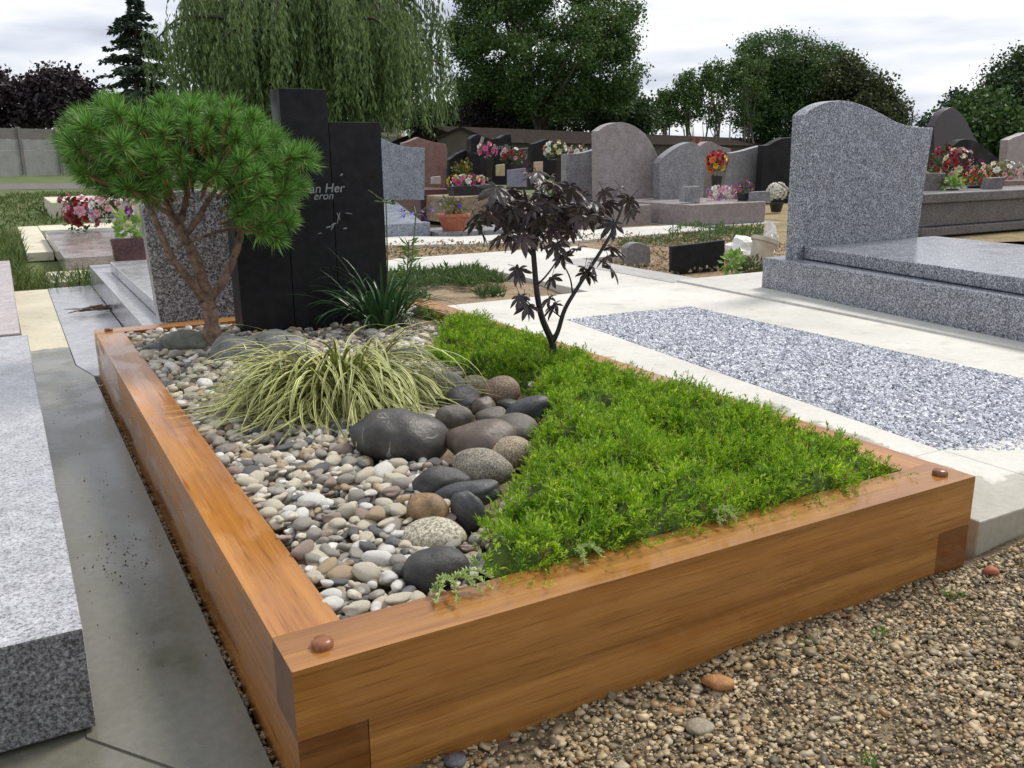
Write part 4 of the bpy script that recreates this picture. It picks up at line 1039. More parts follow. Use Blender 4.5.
# rose granite headstone
t = tomb('reddish brown granite tomb with a wavy-topped headstone behind the blue-grey one', (4.6, 10.2, 0))
stone_prof([(405, 200), (404, 143), (410, 141), (416, 138.5), (418.5, 137), (421, 138.5), (430, 141), (440, 143.5), (446, 144), (447.5, 150), (447, 165), (445, 183), (445, 200)], 10.2, 0.14, M_gr_rose, t)
MB().box(*(Y(420, 190, 8.9)[0], Y(452, 190, 8.9)[0]), 8.9, 10.19, -0.03, Y(440, 189, 8.9)[2]).build('slab', M_gr_red, t, bevel=0.008)
# beige stone tomb with trough
a, b = Y(448, 205, 8.3), Y(530, 205, 8.3)
setp(MB().box(a[0], b[0], 8.3, 9.4, -0.03, Y(470, 196, 8.3)[2]).build('stone_tomb', M_beige_stone, bevel=0.01), 'mottled beige stone tomb carrying the flower trough', 'tomb')
# black headstones in the far group
t = tomb('glossy black headstone with a swooping double top, behind the two vases', (5.6, 11.2, 0))
stone_prof([(471, 185), (471, 139), (474, 136), (478, 134.5), (484, 136), (492, 139), (500, 138), (506, 134.5), (511, 134.5), (512, 145), (511, 185)], 11.2, 0.15, M_black, t)
q = MB(); a, b = Y(478, 152, 11.19), Y(483, 137, 11.19); q.tube([a, b], [0.02, 0.028], 5); q.build('inlay', M_letter, t)
a = Y(493, 149.5, 11.19); text_mesh('Famille', 0.11, a[0], 11.195, a[2], t, M_letter)
t = tomb('dark black headstone with a curved right peak, behind the tall white bouquet', (6.6, 11.0, 0))
stone_prof([(533, 190), (533, 144), (540, 142), (546, 139.5), (549, 139.5), (556, 146), (562, 150), (562, 190)], 11.0, 0.15, M_black, t, sm=(1, 6))
t = tomb('low dark headstone between the two black ones', (6.3, 11.6, 0))
stone_prof([(511, 190), (511, 150), (520, 149), (533, 147.5), (533, 190)], 11.7, 0.15, plain('brown_black_stone', (0.045, 0.035, 0.035), 0.35), t)
t = tomb('small black stone slab left of the double-topped headstone', (5.2, 11.0, 0))
stone_prof([(448, 192), (449, 160), (457, 154), (466, 150), (470, 150), (470, 192)], 11.4, 0.15, M_black, t)
# the pale group centre right
t = tomb('grey granite headstone with a gently scooped top, left of the tall pinkish one', (5.4, 8.2, 0))
stone_prof([(566, 225), (566, 154), (578, 153.5), (588, 151.5), (600, 148), (604, 148), (604, 225)], 8.1, 0.11, M_gr_grey, t, sm=(1, 4))
t = tomb('tall pinkish grey headstone with a quarter-round top, biggest of the far pale group', (6.2, 7.8, 0))
stone_prof([(599, 225), (598, 131), (606, 125.5), (616, 122.5), (626, 123), (636, 127), (645, 134), (652, 144), (658, 157), (661, 170), (663, 190), (664, 225)], 7.6, 0.13, M_gr_pinkgrey, t, sm=(1, 10))
MB().box(Y(565, 205, 6.9)[0], Y(640, 205, 6.9)[0], 6.7, 7.595, -0.03, 0.19).build('slab', M_gr_pinkgrey, t, bevel=0.006)
t = tomb('grey tomb with a leaning-curve headstone and a broad plinth whose corner faces the camera', (6.5, 7.1, 0))
MB().box(5.86, 6.90, 6.26, 7.9, -0.02, 0.20).build('slab', M_gr_pinkgrey, t, bevel=0.008)
MB().box(5.80, 7.02, 6.14, 7.95, -0.07, -0.018).build('base', M_conc_g, t, bevel=0.008)
stone_prof([(660, 222), (659.5, 163), (664, 157), (672, 150.5), (680, 145.5), (688, 142.5), (694, 142.5), (701, 147), (706, 152), (704.5, 175), (702, 222)], 7.3, 0.12, M_gr_grey, t, sm=(1, 8))
t = tomb('pinkish headstone with a rounded shoulder, behind the red and yellow bouquet', (8.6, 9.4, 0))
stone_prof([(700, 200), (700, 146), (706, 142), (712, 142), (720, 146), (731, 149), (731, 200)], 9.6, 0.12, M_gr_pinkgrey, t, sm=(1, 5))
t = tomb('plain grey headstone with a sloping top, beside the black one at the right', (8.6, 9.0, 0))
stone_prof([(729, 205), (732, 153), (744, 150.5), (756, 147), (763, 145.5), (764, 205)], 9.0, 0.12, M_gr_grey, t, sm=(1, 4))
t = tomb('black headstone with a wave-shaped top, just left of the large salt-and-pepper headstone', (8.8, 8.6, 0))
stone_prof([(760, 205), (764, 145.5), (770, 144.5), (776, 141), (783, 138), (798, 137), (798, 205)], 8.7, 0.12, M_black, t, sm=(1, 4))
# right far tomb
t = tomb('long brown-grey granite tomb in three tiers at the far right, covered with flowers', (7.4, 4.7, 0))
MB().box(6.50, 9.4, 4.05, 4.95, 0.0, 0.075).build('base', M_gr_brown, t, bevel=0.008)
MB().box(6.54, 9.4, 4.12, 4.9, 0.077, 0.275).build('body', M_gr_brown, t, bevel=0.008)
MB().box(6.50, 9.4, 4.06, 4.95, 0.277, 0.36).build('cap', M_gr_brown, t, bevel=0.01)
t = tomb('dark purplish headstone with a lit rounded top, behind the red flowers at the right', (9.6, 6.5, 0))
stone_prof([(934, 215), (934, 126), (940, 115), (947, 109), (954, 108), (964, 118), (976, 140), (985, 150), (985, 215)], 7.6, 0.12, plain('purple_stone', (0.04, 0.032, 0.038), 0.35), t, sm=(1, 7))
t = tomb('small black headstone with a rounded top among the flowers at the far right', (9.0, 6.4, 0))
stone_prof([(951, 215), (953, 146), (960, 140.5), (968, 139), (977, 142), (990, 152), (1000, 160), (1000, 215)], 6.6, 0.1, M_black, t, sm=(1, 6))
t = tomb('pale grey headstone at the right edge of the view', (8.6, 5.2, 0))
stone_prof([(1003, 215), (1008, 140), (1014, 137), (1020, 135), (1024, 133), (1050, 130), (1050, 215)], 5.9, 0.1, M_gr_pinkgrey, t)
# small plaques
pa, pb_ = G(673, 274, 0.0), G(724, 272, 0.0)
pq = MB(); y0 = 3.34
pq.extrude([Y(672, 276, y0), Y(672, 246.5, y0), Y(725, 240, y0), Y(724, 273, y0)], (0.0, 0.03, 0))
setp(pq.build('black_plaque', M_black, bevel=0.003), 'small black slanting-topped plaque standing on the leaf litter left of the big tomb', 'plaque')
pq = MB(); y0 = 3.75
pq.extrude([Y(628, 266, y0)]+smooth_line([Y(627.5, 248, y0), Y(632, 244, y0), Y(638, 242.5, y0), Y(645, 244, y0), Y(650.5, 247, y0)], 4)+[Y(651, 266, y0)], (0, 0.07, 0))
setp(pq.build('grey_marker', plain('grey_marker_stone', (0.19, 0.185, 0.18), 0.7, 0.3, 30), bevel=0.006), 'little weathered grey round-topped marker stone between maple and black plaque', 'grave marker')
z0 = 0.362
pc = D(985, 185, 1)
def slab_px(name, pts, y, th, m, label, cat, bevel=0.004): return setp(MB().extrude([Y(u, v, y) for u, v in pts], (0, th, 0)).build(name, m, bevel=bevel), label, cat)
slab_px('tilted_plaque', [(984, 194), (990, 178), (1006, 177), (1001, 194)], 4.25, 0.06, M_gr_brown, 'tilted grey plaque standing on the tiered tomb at the far right', 'plaque')
slab_px('brown_plinth', [(1004, 189), (1004, 180.5), (1040, 180), (1040, 190)], 4.6, 0.4, M_gr_rose, 'low reddish stone block on the tiered tomb behind the tilted plaque', 'stone block')
slab_px('grey_plaque', [(751, 204), (751, 192), (770, 191), (771, 203)], 6.35, 0.04, M_gr_grey, 'small grey plaque on the broad plinth beside the pink potted flowers', 'plaque')
slab_px('dark_vase_block', [(684, 202), (686, 187), (700, 186), (700, 203)], 6.45, 0.08, M_gr_grey, 'square grey stone vase block at the foot of the leaning-curve headstone', 'vase')
slab_px('photo_plaque', [(535, 175), (535, 162), (543, 161.5), (543, 175)], 9.6, 0.04, plain('peach_plaque', (0.48, 0.34, 0.25), 0.6), 'small peach coloured upright plaque among the far bouquets', 'plaque')
slab_px('photo_plaque', [(497, 176), (497, 165), (505, 164), (505, 176)], 9.6, 0.04, plain('yellow_plaque', (0.42, 0.36, 0.18), 0.6), 'small yellowish plaque beside the pink-flowered vase', 'plaque')
slab_px('photo_plaque', [(457, 184), (458, 176), (464, 174), (469, 177), (469, 184)], 8.7, 0.04, plain('cream_plaque', (0.46, 0.43, 0.33), 0.6), 'small rounded cream plaque behind the flower trough', 'plaque')
slab_px('photo_plaque', [(432, 184), (432, 177), (441, 176), (441, 184)], 8.6, 0.04, M_gr_pinkslab, 'small pinkish frame standing on the red granite slab', 'plaque')
slab_px('glass_plaque', [(509, 187), (509, 170), (526, 168), (527, 187)], 9.4, 0.06, plain('grey_glass', (0.22, 0.23, 0.30), 0.15), 'blue-grey glass plaque in the middle of the far bouquets', 'plaque')

# ================================================================== FLOWERS
def blossom_mesh(m, name='flower', seed=0):
    r = random.Random(seed); mb = MB()
    for ring, (n, rad, el) in enumerate(((7, 1.0, 0.25), (6, 0.8, 0.75), (4, 0.5, 1.15))):
        for k in range(n):
            a = 2*math.pi*k/n+ring*0.5+r.uniform(-.15, .15); d = np.array([math.cos(a), math.sin(a), 0]); s_ = np.array([-d[1], d[0], 0])
            c = d*math.cos(el)*rad+np.array([0, 0, math.sin(el)*rad*0.8]); mid = c*0.6+np.array([0, 0, 0.05])
            mb.add([(0, 0, 0), mid-s_*0.34*rad, c+np.array([0, 0, r.uniform(-.1, .1)]), mid+s_*0.34*rad], [(0, 1, 2, 3)])
    return make_mesh(name, mb.V, mb.F, m)
FC = {'red': (0.42, 0.02, 0.025), 'darkred': (0.22, 0.012, 0.02), 'pink': (0.62, 0.10, 0.28), 'palepink': (0.70, 0.36, 0.42), 'white': (0.74, 0.72, 0.66), 'yellow': (0.70, 0.48, 0.06), 'orange': (0.66, 0.17, 0.03), 'purple': (0.26, 0.05, 0.28), 'mauve': (0.48, 0.28, 0.48), 'cream': (0.70, 0.62, 0.40), 'peach': (0.68, 0.40, 0.24), 'violet': (0.12, 0.05, 0.42)}
FM = {k: blossom_mesh(plain('petals_'+k, v, 0.55, 0.2, 3), seed=i) for i, (k, v) in enumerate(FC.items())}
M_fol = leafmat('bouquet_leaves', [(0.03, 0.07, 0.02), (0.06, 0.13, 0.03), (0.045, 0.10, 0.03)], 0.5, 0.2)
M_fol_l = leafmat('light_leaves', [(0.16, 0.30, 0.05), (0.26, 0.42, 0.09), (0.20, 0.36, 0.06)], 0.5, 0.3)
def bouquet(name, label, cat, u, v, y, w, h, cols, n, pot=None, fsize=3.2, seed=0, fol=None, leafn=140, group=None, lsize=5.0):
    """(u,v): pixel where the foot stands at plane y; w,h: size in px of the flower mass"""
    r = random.Random(seed); nr = np.random.default_rng(seed+100)
    b = Y(u, v, y); k = depth_of(b)/F_PX
    t = thing(name, label, cat, b, group)
    ph = 0
    if pot:
        kind, pw, ph, pm = pot; R1 = pw*0.5*k; H1 = ph*k
        if kind == 'round': MB().lathe([(R1*0.68, 0), (R1*0.95, H1*0.85), (R1*1.06, H1*0.86), (R1*1.06, H1), (R1*0.9, H1), (R1*0.85, H1*0.9)], b, 18).build('pot', pm, t, smooth=False)
        elif kind == 'vase': MB().lathe([(R1*0.75, 0), (R1*0.7, H1*0.1), (R1*0.85, H1*0.5), (R1, H1*0.95), (R1, H1), (R1*0.85, H1*0.97)], b, 6).build('vase', pm, t)
        else:
            MB().add([(b[0]-R1*.9, b[1]-R1*.35, b[2]), (b[0]+R1*.9, b[1]-R1*.35, b[2]), (b[0]+R1*.9, b[1]+R1*.35, b[2]), (b[0]-R1*.9, b[1]+R1*.35, b[2]), (b[0]-R1, b[1]-R1*.42, b[2]+H1), (b[0]+R1, b[1]-R1*.42, b[2]+H1), (b[0]+R1, b[1]+R1*.42, b[2]+H1), (b[0]-R1, b[1]+R1*.42, b[2]+H1)], [(0,3,2,1),(4,5,6,7),(0,1,5,4),(1,2,6,5),(2,3,7,6),(3,0,4,7)]).build('trough', pm, t, bevel=0.004)
    c = b+np.array([0, 0, (ph+h*0.5)*k]); rx, rz = w*0.5*k, h*0.5*k; ry = rx*0.7 if not (pot and pot[0] == 'box') else rx*0.35
    m = leafn; q = nr.normal(size=(m, 3)); q /= np.linalg.norm(q, axis=1, keepdims=True); q *= nr.uniform(0.2, 0.95, (m, 1))
    org = c+q*np.array([rx, ry, rz])-np.array([0, 0, rz*0.15]); dv = q+nr.normal(size=(m, 3))*0.5+np.array([0, 0, 0.3])
    L_ = nr.uniform(0.6, 1.4, m)*k*lsize; V, F = scatter(LEAF_V, LEAF_F, frames(dv), np.stack([L_*0.5, L_, L_], 1), org)
    obj('leaves', V, F, fol or M_fol, t)
    for i in range(n):
        ph_ = i*2.399; zz = 1-1.55*(i+0.5)/n; rr = math.sqrt(max(0, 1-zz*zz))
        d = np.array([rr*math.cos(ph_), rr*math.sin(ph_), zz])
        p = c+d*np.array([rx, ry, rz])*r.uniform(0.85, 1.05)
        o = bpy.data.objects.new('flower', FM[cols[r.randrange(len(cols))]]); COL.objects.link(o); o.parent = t
        s_ = fsize*k*r.uniform(0.75, 1.25)
        o.matrix_local = Matrix.Translation(Vector((p-b).tolist())) @ Vector(d.tolist()).to_track_quat('Z', 'Y').to_matrix().to_4x4() @ Matrix.Diagonal((s_, s_, s_, 1))
    return t
GF = None
zs = 0.085
def yz(u, v, z): return G(u, v, z)[1]
bouquet('bouquet', 'bouquet of dark red and pink roses lying on the warm grey slab at the left', 'bouquet', 84, 232, 8.1, 32, 36, ['red', 'red', 'darkred', 'darkred', 'pink', 'palepink', 'white'], 30, None, 5.5, 1)
bouquet('bouquet', 'bouquet of pale pink and white flowers right of the red roses', 'bouquet', 112, 226, 7.9, 38, 32, ['palepink', 'mauve', 'white', 'palepink', 'purple', 'white'], 28, None, 5.2, 2)
bouquet('single_flower', 'single bright pink flower standing left of the red roses', 'flower', 66, 212, 8.6, 9, 20, ['pink'], 3, None, 4.2, 3, leafn=30)
bouquet('granite_planter', 'dark red granite planter box with lime green leaves, left of the pine trunk', 'planter', 130, 260, 4.75, 30, 24, ['white', 'cream'], 4, ('box', 32, 22, M_gr_red), 5, 4, M_fol_l, 60, lsize=11)
bouquet('flower_vase', 'dark six-sided vase of pink flowers in front of the double-topped black headstone', 'vase of flowers', 487, 179, 10.2, 20, 15, ['palepink', 'pink', 'palepink', 'white'], 16, ('vase', 15, 20, M_black_matt), 3.2, 5, leafn=60)
bouquet('bouquet', 'dark red and pink bouquet right of the pink-flowered vase', 'bouquet', 513, 176, 10.3, 26, 16, ['darkred', 'red', 'white', 'palepink'], 18, ('vase', 8, 12, M_darkpot), 3.0, 6, leafn=70)
bouquet('flower_vase', 'tall dark vase of cream, white and peach flowers left of the scooped grey headstone', 'vase of flowers', 556, 184, 10.0, 26, 18, ['white', 'cream', 'peach', 'white'], 20, ('vase', 18, 24, M_black_matt), 3.4, 7, leafn=80)
bouquet('bouquet', 'small white and pink bouquet showing above the scooped grey headstone', 'bouquet', 577, 168, 10.2, 20, 12, ['white', 'white', 'palepink'], 12, ('vase', 8, 10, M_darkpot), 3.2, 8, leafn=40)
bouquet('flower_trough', 'long dark trough of pink, yellow and purple pansies on the beige stone tomb', 'flower trough', 468, 196, 8.5, 42, 10, ['pink', 'yellow', 'purple', 'peach', 'pink', 'white'], 24, ('box', 40, 10, M_darkpot), 3.4, 9, leafn=70)
bouquet('shrub_pot', 'small olive green bush with orange tips beside the rose granite headstone', 'plant', 463, 183, 10.0, 22, 26, ['orange', 'darkred'], 5, None, 2.2, 10, leafmat('olive_bush', [(0.10, 0.11, 0.02), (0.17, 0.17, 0.03), (0.08, 0.10, 0.02)], .6, .2), 220, lsize=4)
bouquet('terracotta_bowl', 'shallow terracotta bowl with straggling plants on the grey ledge', 'flower pot', 454, 231, 6.5, 34, 16, ['violet', 'palepink'], 4, ('round', 32, 17, M_terra), 3, 11, leafmat('straggly', [(0.10, 0.12, 0.05), (0.18, 0.17, 0.08)], .6, .2), 110, lsize=6)
bouquet('bouquet', 'low mixed green and peach posy behind the maple crown', 'bouquet', 546, 196, 8.8, 28, 16, ['peach', 'palepink', 'cream'], 9, None, 3.0, 12, M_fol_l, 80)
bouquet('bouquet', 'tall red and yellow bouquet in front of the pinkish headstone', 'bouquet', 716, 190, 7.9, 22, 24, ['red', 'red', 'orange', 'yellow', 'red'], 26, ('vase', 12, 14, M_darkpot), 3.8, 13, leafn=80)
bouquet('wrapped_bouquet', 'pale pink bouquet in clear wrapping lying on the broad plinth', 'bouquet', 722, 201, 6.75, 32, 15, ['palepink', 'palepink', 'white', 'mauve'], 22, None, 3.6, 14, leafmat('wrap', [(0.5, 0.42, 0.44), (0.62, 0.56, 0.57)], .3, .3), 50)
bouquet('potted_cyclamen', 'small pot of magenta pink flowers beside the grey plaque on the broad plinth', 'potted plant', 743, 203, 6.5, 20, 12, ['pink', 'pink', 'purple'], 14, ('round', 14, 10, M_darkpot), 2.6, 15, leafn=60)
bouquet('potted_chrysanthemum', 'round white chrysanthemum in a pot left of the big tomb', 'potted plant', 776, 212, yz(776, 213, -0.02), 22, 20, ['white'], 60, ('round', 14, 9, M_darkpot), 2.6, 16, leafn=40)
bouquet('bouquet', 'spray of tall red flowers directly right of the big salt-and-pepper headstone', 'bouquet', 940, 192, 5.6, 28, 36, ['red', 'darkred', 'red'], 14, ('round', 14, 10, M_darkpot), 3.6, 17, leafn=160)
bouquet('bouquet', 'bouquet of cream and pink roses with burgundy leaves on the tiered tomb', 'bouquet', 955, 192, 4.9, 34, 36, ['cream', 'white', 'palepink', 'cream', 'darkred'], 26, ('round', 14, 8, M_darkpot), 4.2, 18, leafmat('burgundy', [(0.08, 0.02, 0.04), (0.05, 0.06, 0.02)], .5, .2), 110)
bouquet('bouquet', 'white and pale pink lily bouquet at the right edge on the tiered tomb', 'bouquet', 1000, 186, 5.0, 56, 24, ['white', 'white', 'cream', 'palepink'], 30, None, 3.6, 19, leafmat('lily_fol', [(0.10, 0.14, 0.03), (0.16, 0.2, 0.06)], .5, .2), 200)
bouquet('bouquet', 'pink and white bouquet between the cream roses and the white lilies', 'bouquet', 975, 188, 5.2, 24, 26, ['palepink', 'white', 'purple'], 14, None, 3.4, 20, leafn=90)
bouquet('potted_chrysanthemum', 'low pot of orange chrysanthemums on the tiered tomb', 'potted plant', 976, 193, 4.5, 34, 16, ['orange', 'orange', 'yellow', 'red'], 34, ('round', 18, 7, M_darkpot), 2.4, 21, leafn=60)
bouquet('potted_plant', 'pale green leafy pot plant left of the orange chrysanthemums', 'potted plant', 952, 193, 4.35, 24, 15, ['cream'], 4, ('round', 12, 4, M_darkpot), 2.0, 22, M_fol_l, 120)
bouquet('potted_shrub', 'dark red leafed low plant beside the white lilies', 'potted plant', 992, 184, 4.9, 20, 9, ['darkred'], 14, None, 2.6, 23, leafn=40)
setp(MB().add([tuple(Y(u, v, 4.4)) for u, v in ((924, 194), (943, 194), (946, 173), (922, 173))]+[tuple(Y(u, v, 4.6)) for u, v in ((924, 193), (943, 193), (946, 173), (922, 173))], [(0, 1, 2, 3), (7, 6, 5, 4), (1, 0, 4, 5), (3, 2, 6, 7), (0, 3, 7, 4), (2, 1, 5, 6)]).build('square_pot', M_gr_brown, bevel=0.006), 'square dark grey stone pot on the left end of the tiered tomb', 'pot')
# rubbish by the big tomb: white bags, a pale pot and green leaves
M_bag = plain('white_plastic', (0.70, 0.69, 0.65), 0.4, 0.15, 12, bmp=0.4)
M_palepot = plain('pale_clay', (0.52, 0.46, 0.37), 0.7, 0.2, 20)
def bag(u, v, w, h, z, label, seed):
    o = stone(u, v, w, h, M_bag, label, z, 'plastic_bag', None, seed, 'bag', sink=0.1); return o
for k, (u, v, w, h, lab) in enumerate(((743, 262, 24, 20, 'crumpled white plastic bag on the ground left of the big tomb'), (772, 250, 14, 22, 'narrow white plastic bag slumped against the big headstone'), (764, 258, 22, 16, 'grey-white crumpled bag against the plinth corner'))):
    p = G(u, v, 0.0); d = depth_of(p); s_ = lumpy(lumpy(ICO3[0], 200+k, 0.25), 300+k, 0.2)
    r_ = np.random.default_rng(k); n_ = 1+0.10*np.sin(s_@r_.normal(size=3)*9)+0.07*np.sin(s_@r_.normal(size=3)*15)
    q = s_*n_[:, None]*np.array([w*.5, w*.4, h*.5])*d/F_PX
    setp(obj('plastic_bag', q+np.array([p[0], p[1], h*.45*d/F_PX]), ICO3[1], M_bag), lab, 'bag')
p = Y(757, 262, 3.25); k_ = depth_of(p)/F_PX
tp = np.array([p[0], p[1], 0.02])
pt = MB().lathe([(8*k_, 0), (12*k_, 24*k_), (14*k_, 25*k_), (14*k_, 29*k_), (11*k_, 29*k_), (10*k_, 22*k_)], (0, 0, 0), 18)
V = np.array(pt.V); a = 0.35; V = np.stack([V[:, 0]*math.cos(a)+V[:, 2]*math.sin(a), V[:, 1], -V[:, 0]*math.sin(a)+V[:, 2]*math.cos(a)], 1)+tp
setp(obj('clay_pot', V, pt.F, M_palepot), 'pale clay flower pot tilted over by the corner of the big tomb', 'flower pot')
bouquet('leafy_weed', 'bright green leafy plant in front of the pale clay pot', 'plant', 733, 274, 3.0, 28, 26, ['cream'], 1, None, 1.5, 31, M_fol_l, 90, lsize=8)
bouquet('leafy_weed', 'darker straggly green plant beside the corner of the big tomb', 'plant', 752, 278, 2.9, 26, 22, ['cream'], 1, None, 1.0, 32, leafmat('dull_leaves', [(0.06, 0.09, 0.03), (0.12, 0.15, 0.05)], .6, .2), 120, lsize=6)

# ================================================================== WEEDS AND GRASSES ON THE GROUND
def weeds(name, poly, n, L0, L1, w, mat, z=0.0, flat=0.5, kind='stuff'):
    xs = [p[0] for p in poly]; ys = [p[1] for p in poly]; P = [tuple(p[:2]) for p in poly]
    x = rng.uniform(min(xs), max(xs), n*3); y = rng.uniform(min(ys), max(ys), n*3); ok = inpoly(x, y, P) & (fbm(x, y, 3, 5) > -0.25); x, y = x[ok][:n], y[ok][:n]; m = len(x)
    dv = rng.normal(size=(m, 3)); dv[:, 2] = np.abs(dv[:, 2])*flat+0.3
    L_ = rng.uniform(L0, L1, m); V, F = scatter(LEAF_V, LEAF_F, frames(dv), np.stack([np.full(m, w)*rng.uniform(0.6, 1.3, m), L_, L_], 1), np.stack([x, y, np.full(m, z)+rng.uniform(0, 0.03, m)], 1))
    return setp(obj(name, V, F, mat), kind=kind)
M_wd = leafmat('weed_green', [(0.045, 0.09, 0.022), (0.085, 0.15, 0.035), (0.06, 0.12, 0.03), (0.13, 0.19, 0.06)], 0.6, 0.25)
M_gs = leafmat('rough_grass', [(0.035, 0.07, 0.012), (0.07, 0.125, 0.022), (0.11, 0.16, 0.035), (0.20, 0.20, 0.08)], 0.6, 0.25)
M_lv = leafmat('dead_leaves', [(0.20, 0.135, 0.07), (0.32, 0.24, 0.14), (0.14, 0.09, 0.05), (0.40, 0.34, 0.23), (0.24, 0.20, 0.12)], 0.8, 0.1)
weeds('weeds', [(1.30, 2.9), (1.55, 3.1), (1.75, 3.35), (2.15, 3.4), (2.28, 4.0), (1.4, 4.03), (1.30, 3.4)], 2600, 0.03, 0.085, 0.012, M_wd, 0.02, 1.0)
weeds('weeds', [G(525, 290, .03)[:2]+np.array(d) for d in ((-0.07, -0.07), (0.07, -0.07), (0.07, 0.07), (-0.07, 0.07))] if False else [(1.78, 2.95), (1.9, 2.93), (1.92, 3.06), (1.8, 3.1)], 160, 0.03, 0.07, 0.009, M_wd, 0.02, 1.2)
weeds('dead_leaves', [(0.9, 4.74), (5.1, 4.78), (5.1, 5.55), (0.9, 6.15)], 3600, 0.012, 0.034, 0.018, M_lv, 0.008, 0.15)
weeds('dead_leaves', [(3.08, 2.78), (5.1, 2.8), (5.1, 4.7), (3.52, 4.7), (3.52, 4.07), (3.08, 4.05)], 3400, 0.010, 0.030, 0.016, M_lv, 0.004, 0.15)
weeds('weeds', [(3.7, 4.8), (5.2, 4.5), (6.2, 5.6), (5.7, 6.1), (4.6, 5.3)], 1500, 0.03, 0.09, 0.012, M_wd, -0.01, 1.0)
weeds('rough_grass', [(-0.21, 4.9), (0.22, 4.9), (0.22, 5.5), (0.0, 5.6), (-0.12, 5.9), (-0.13, 6.6), (-0.1, 7.5), (-0.1, 9.5), (-1.6, 9.5), (-1.2, 4.9)], 13000, 0.05, 0.17, 0.007, M_gs, -0.06, 1.6)
weeds('rough_grass', [(-3, 9.5), (0.2, 10.7), (1.5, 15), (4, 22), (-3, 22)], 9000, 0.04, 0.12, 0.02, M_gs, -0.06, 1.2)
GW = 'tiny green weeds in the gravel'
def tuft(u, v, label, s=0.016, n=26, seed=0):
    r = np.random.default_rng(seed); p = G(u, v, 0.004); dv = r.normal(size=(n, 3)); dv[:, 2] = np.abs(dv[:, 2])+0.3
    L_ = r.uniform(0.5, 1, n)*s; V, F = scatter(LEAF_V, LEAF_F, frames(dv), np.stack([L_*0.3, L_, L_], 1), p+np.stack([r.normal(0, s*.5, n), r.normal(0, s*.5, n), np.zeros(n)], 1))
    setp(obj('weed_tuft', V, F, M_weed), label, 'weed')
for k, (u, v, lab) in enumerate(((880, 634, 'tiny green weed in the gravel below the right half of the front board'), (811, 646, 'faint green sprout in the gravel left of the other weed, nearer the timber'), (868, 761, 'green weed at the bottom edge of the gravel'), (954, 597, 'small green weed in the gravel near the right corner of the timber box'))): tuft(u, v, lab, 0.014+0.003*(k % 2), 30, k)
# dry twig debris on the left slabs and grit on the wet walk
M_deb = plain('dead_twigs', (0.10, 0.065, 0.035), 0.8, 0.4, 40)
db = MB(); pd = G(95, 311, 0.012); r = random.Random(3)
for i in range(46):
    c = pd+np.array([r.gauss(0.03, 0.055), r.gauss(0, 0.03), r.uniform(0.002, 0.018)]); a = r.gauss(-0.3, 0.5); L_ = r.uniform(0.015, 0.06)
    d = np.array([math.cos(a), math.sin(a), r.uniform(-.1, .15)])*L_; db.tube([c-d, c, c+d], [0.001, 0.003, 0.001], 5)
setp(db.build('twig_debris', M_deb), 'little heap of dead brown twigs on the grey paving left of the timber corner', 'debris')
n = 150; x = -0.105+rng.normal(0, 0.035, n); y = np.where(rng.random(n) < 0.6, 0.80+rng.normal(0, 0.06, n), rng.uniform(0.3, 2.4, n)); x = np.clip(x, -0.18, -0.02); s = np.clip(np.exp(rng.normal(-6.8, 0.4, n)), 0.0005, 0.0025)
V, F = scatter(ICO1[0], ICO1[1], rand_rot(n), np.stack([s, s, s*0.6], 1), np.stack([x, y, np.full(n, 0.0008)], 1))
setp(obj('grit', V, F, M_deb, smooth=True), kind='stuff')

# ================================================================== FAR WALLS, HOUSES, TREES
M_fence = concrete('fence_panels', (0.33, 0.33, 0.32), rough=0.9, grain=0.2)
M_fence_top = concrete('fence_panels_top', (0.20, 0.185, 0.17), rough=0.9, grain=0.2)
fa = D(-220, 176, 34); fz = D(440, 170, 76); fa[2] = fz[2] = 0
fence = thing('concrete_fence', 'grey concrete panel fence with posts running along the back of the cemetery', 'fence', (fa+fz)/2)
NP = 24; dirf = (fz-fa)/np.linalg.norm(fz-fa); nf = np.array([-dirf[1], dirf[0], 0])
for i in range(NP+1):
    p = fa+(fz-fa)*i/NP
    q = p-nf*0.06-dirf*0.08
    MB().extrude([q, q+dirf*0.16, q+dirf*0.16+nf*0.16, q+nf*0.16], (0, 0, 2.2)).build('post', M_fence_top, fence)
    if i < NP:
        p2 = fa+(fz-fa)*(i+1)/NP; a = p+dirf*0.085; b = p2-dirf*0.085
        pn = MB()
        for z0_, z1_ in ((-0.1, 0.5), (0.505, 1.1), (1.105, 1.62)): pn.extrude([(a[0], a[1], z0_), (b[0], b[1], z0_), (b[0], b[1], z1_), (a[0], a[1], z1_)], nf*0.05)
        pn.extrude([(a[0], a[1], 1.625), (b[0], b[1], 1.625), (b[0], b[1], 2.12), (a[0], a[1], 2.12)], nf*0.06, 1)
        pn.build('panel', [M_fence, M_fence_top], fence)
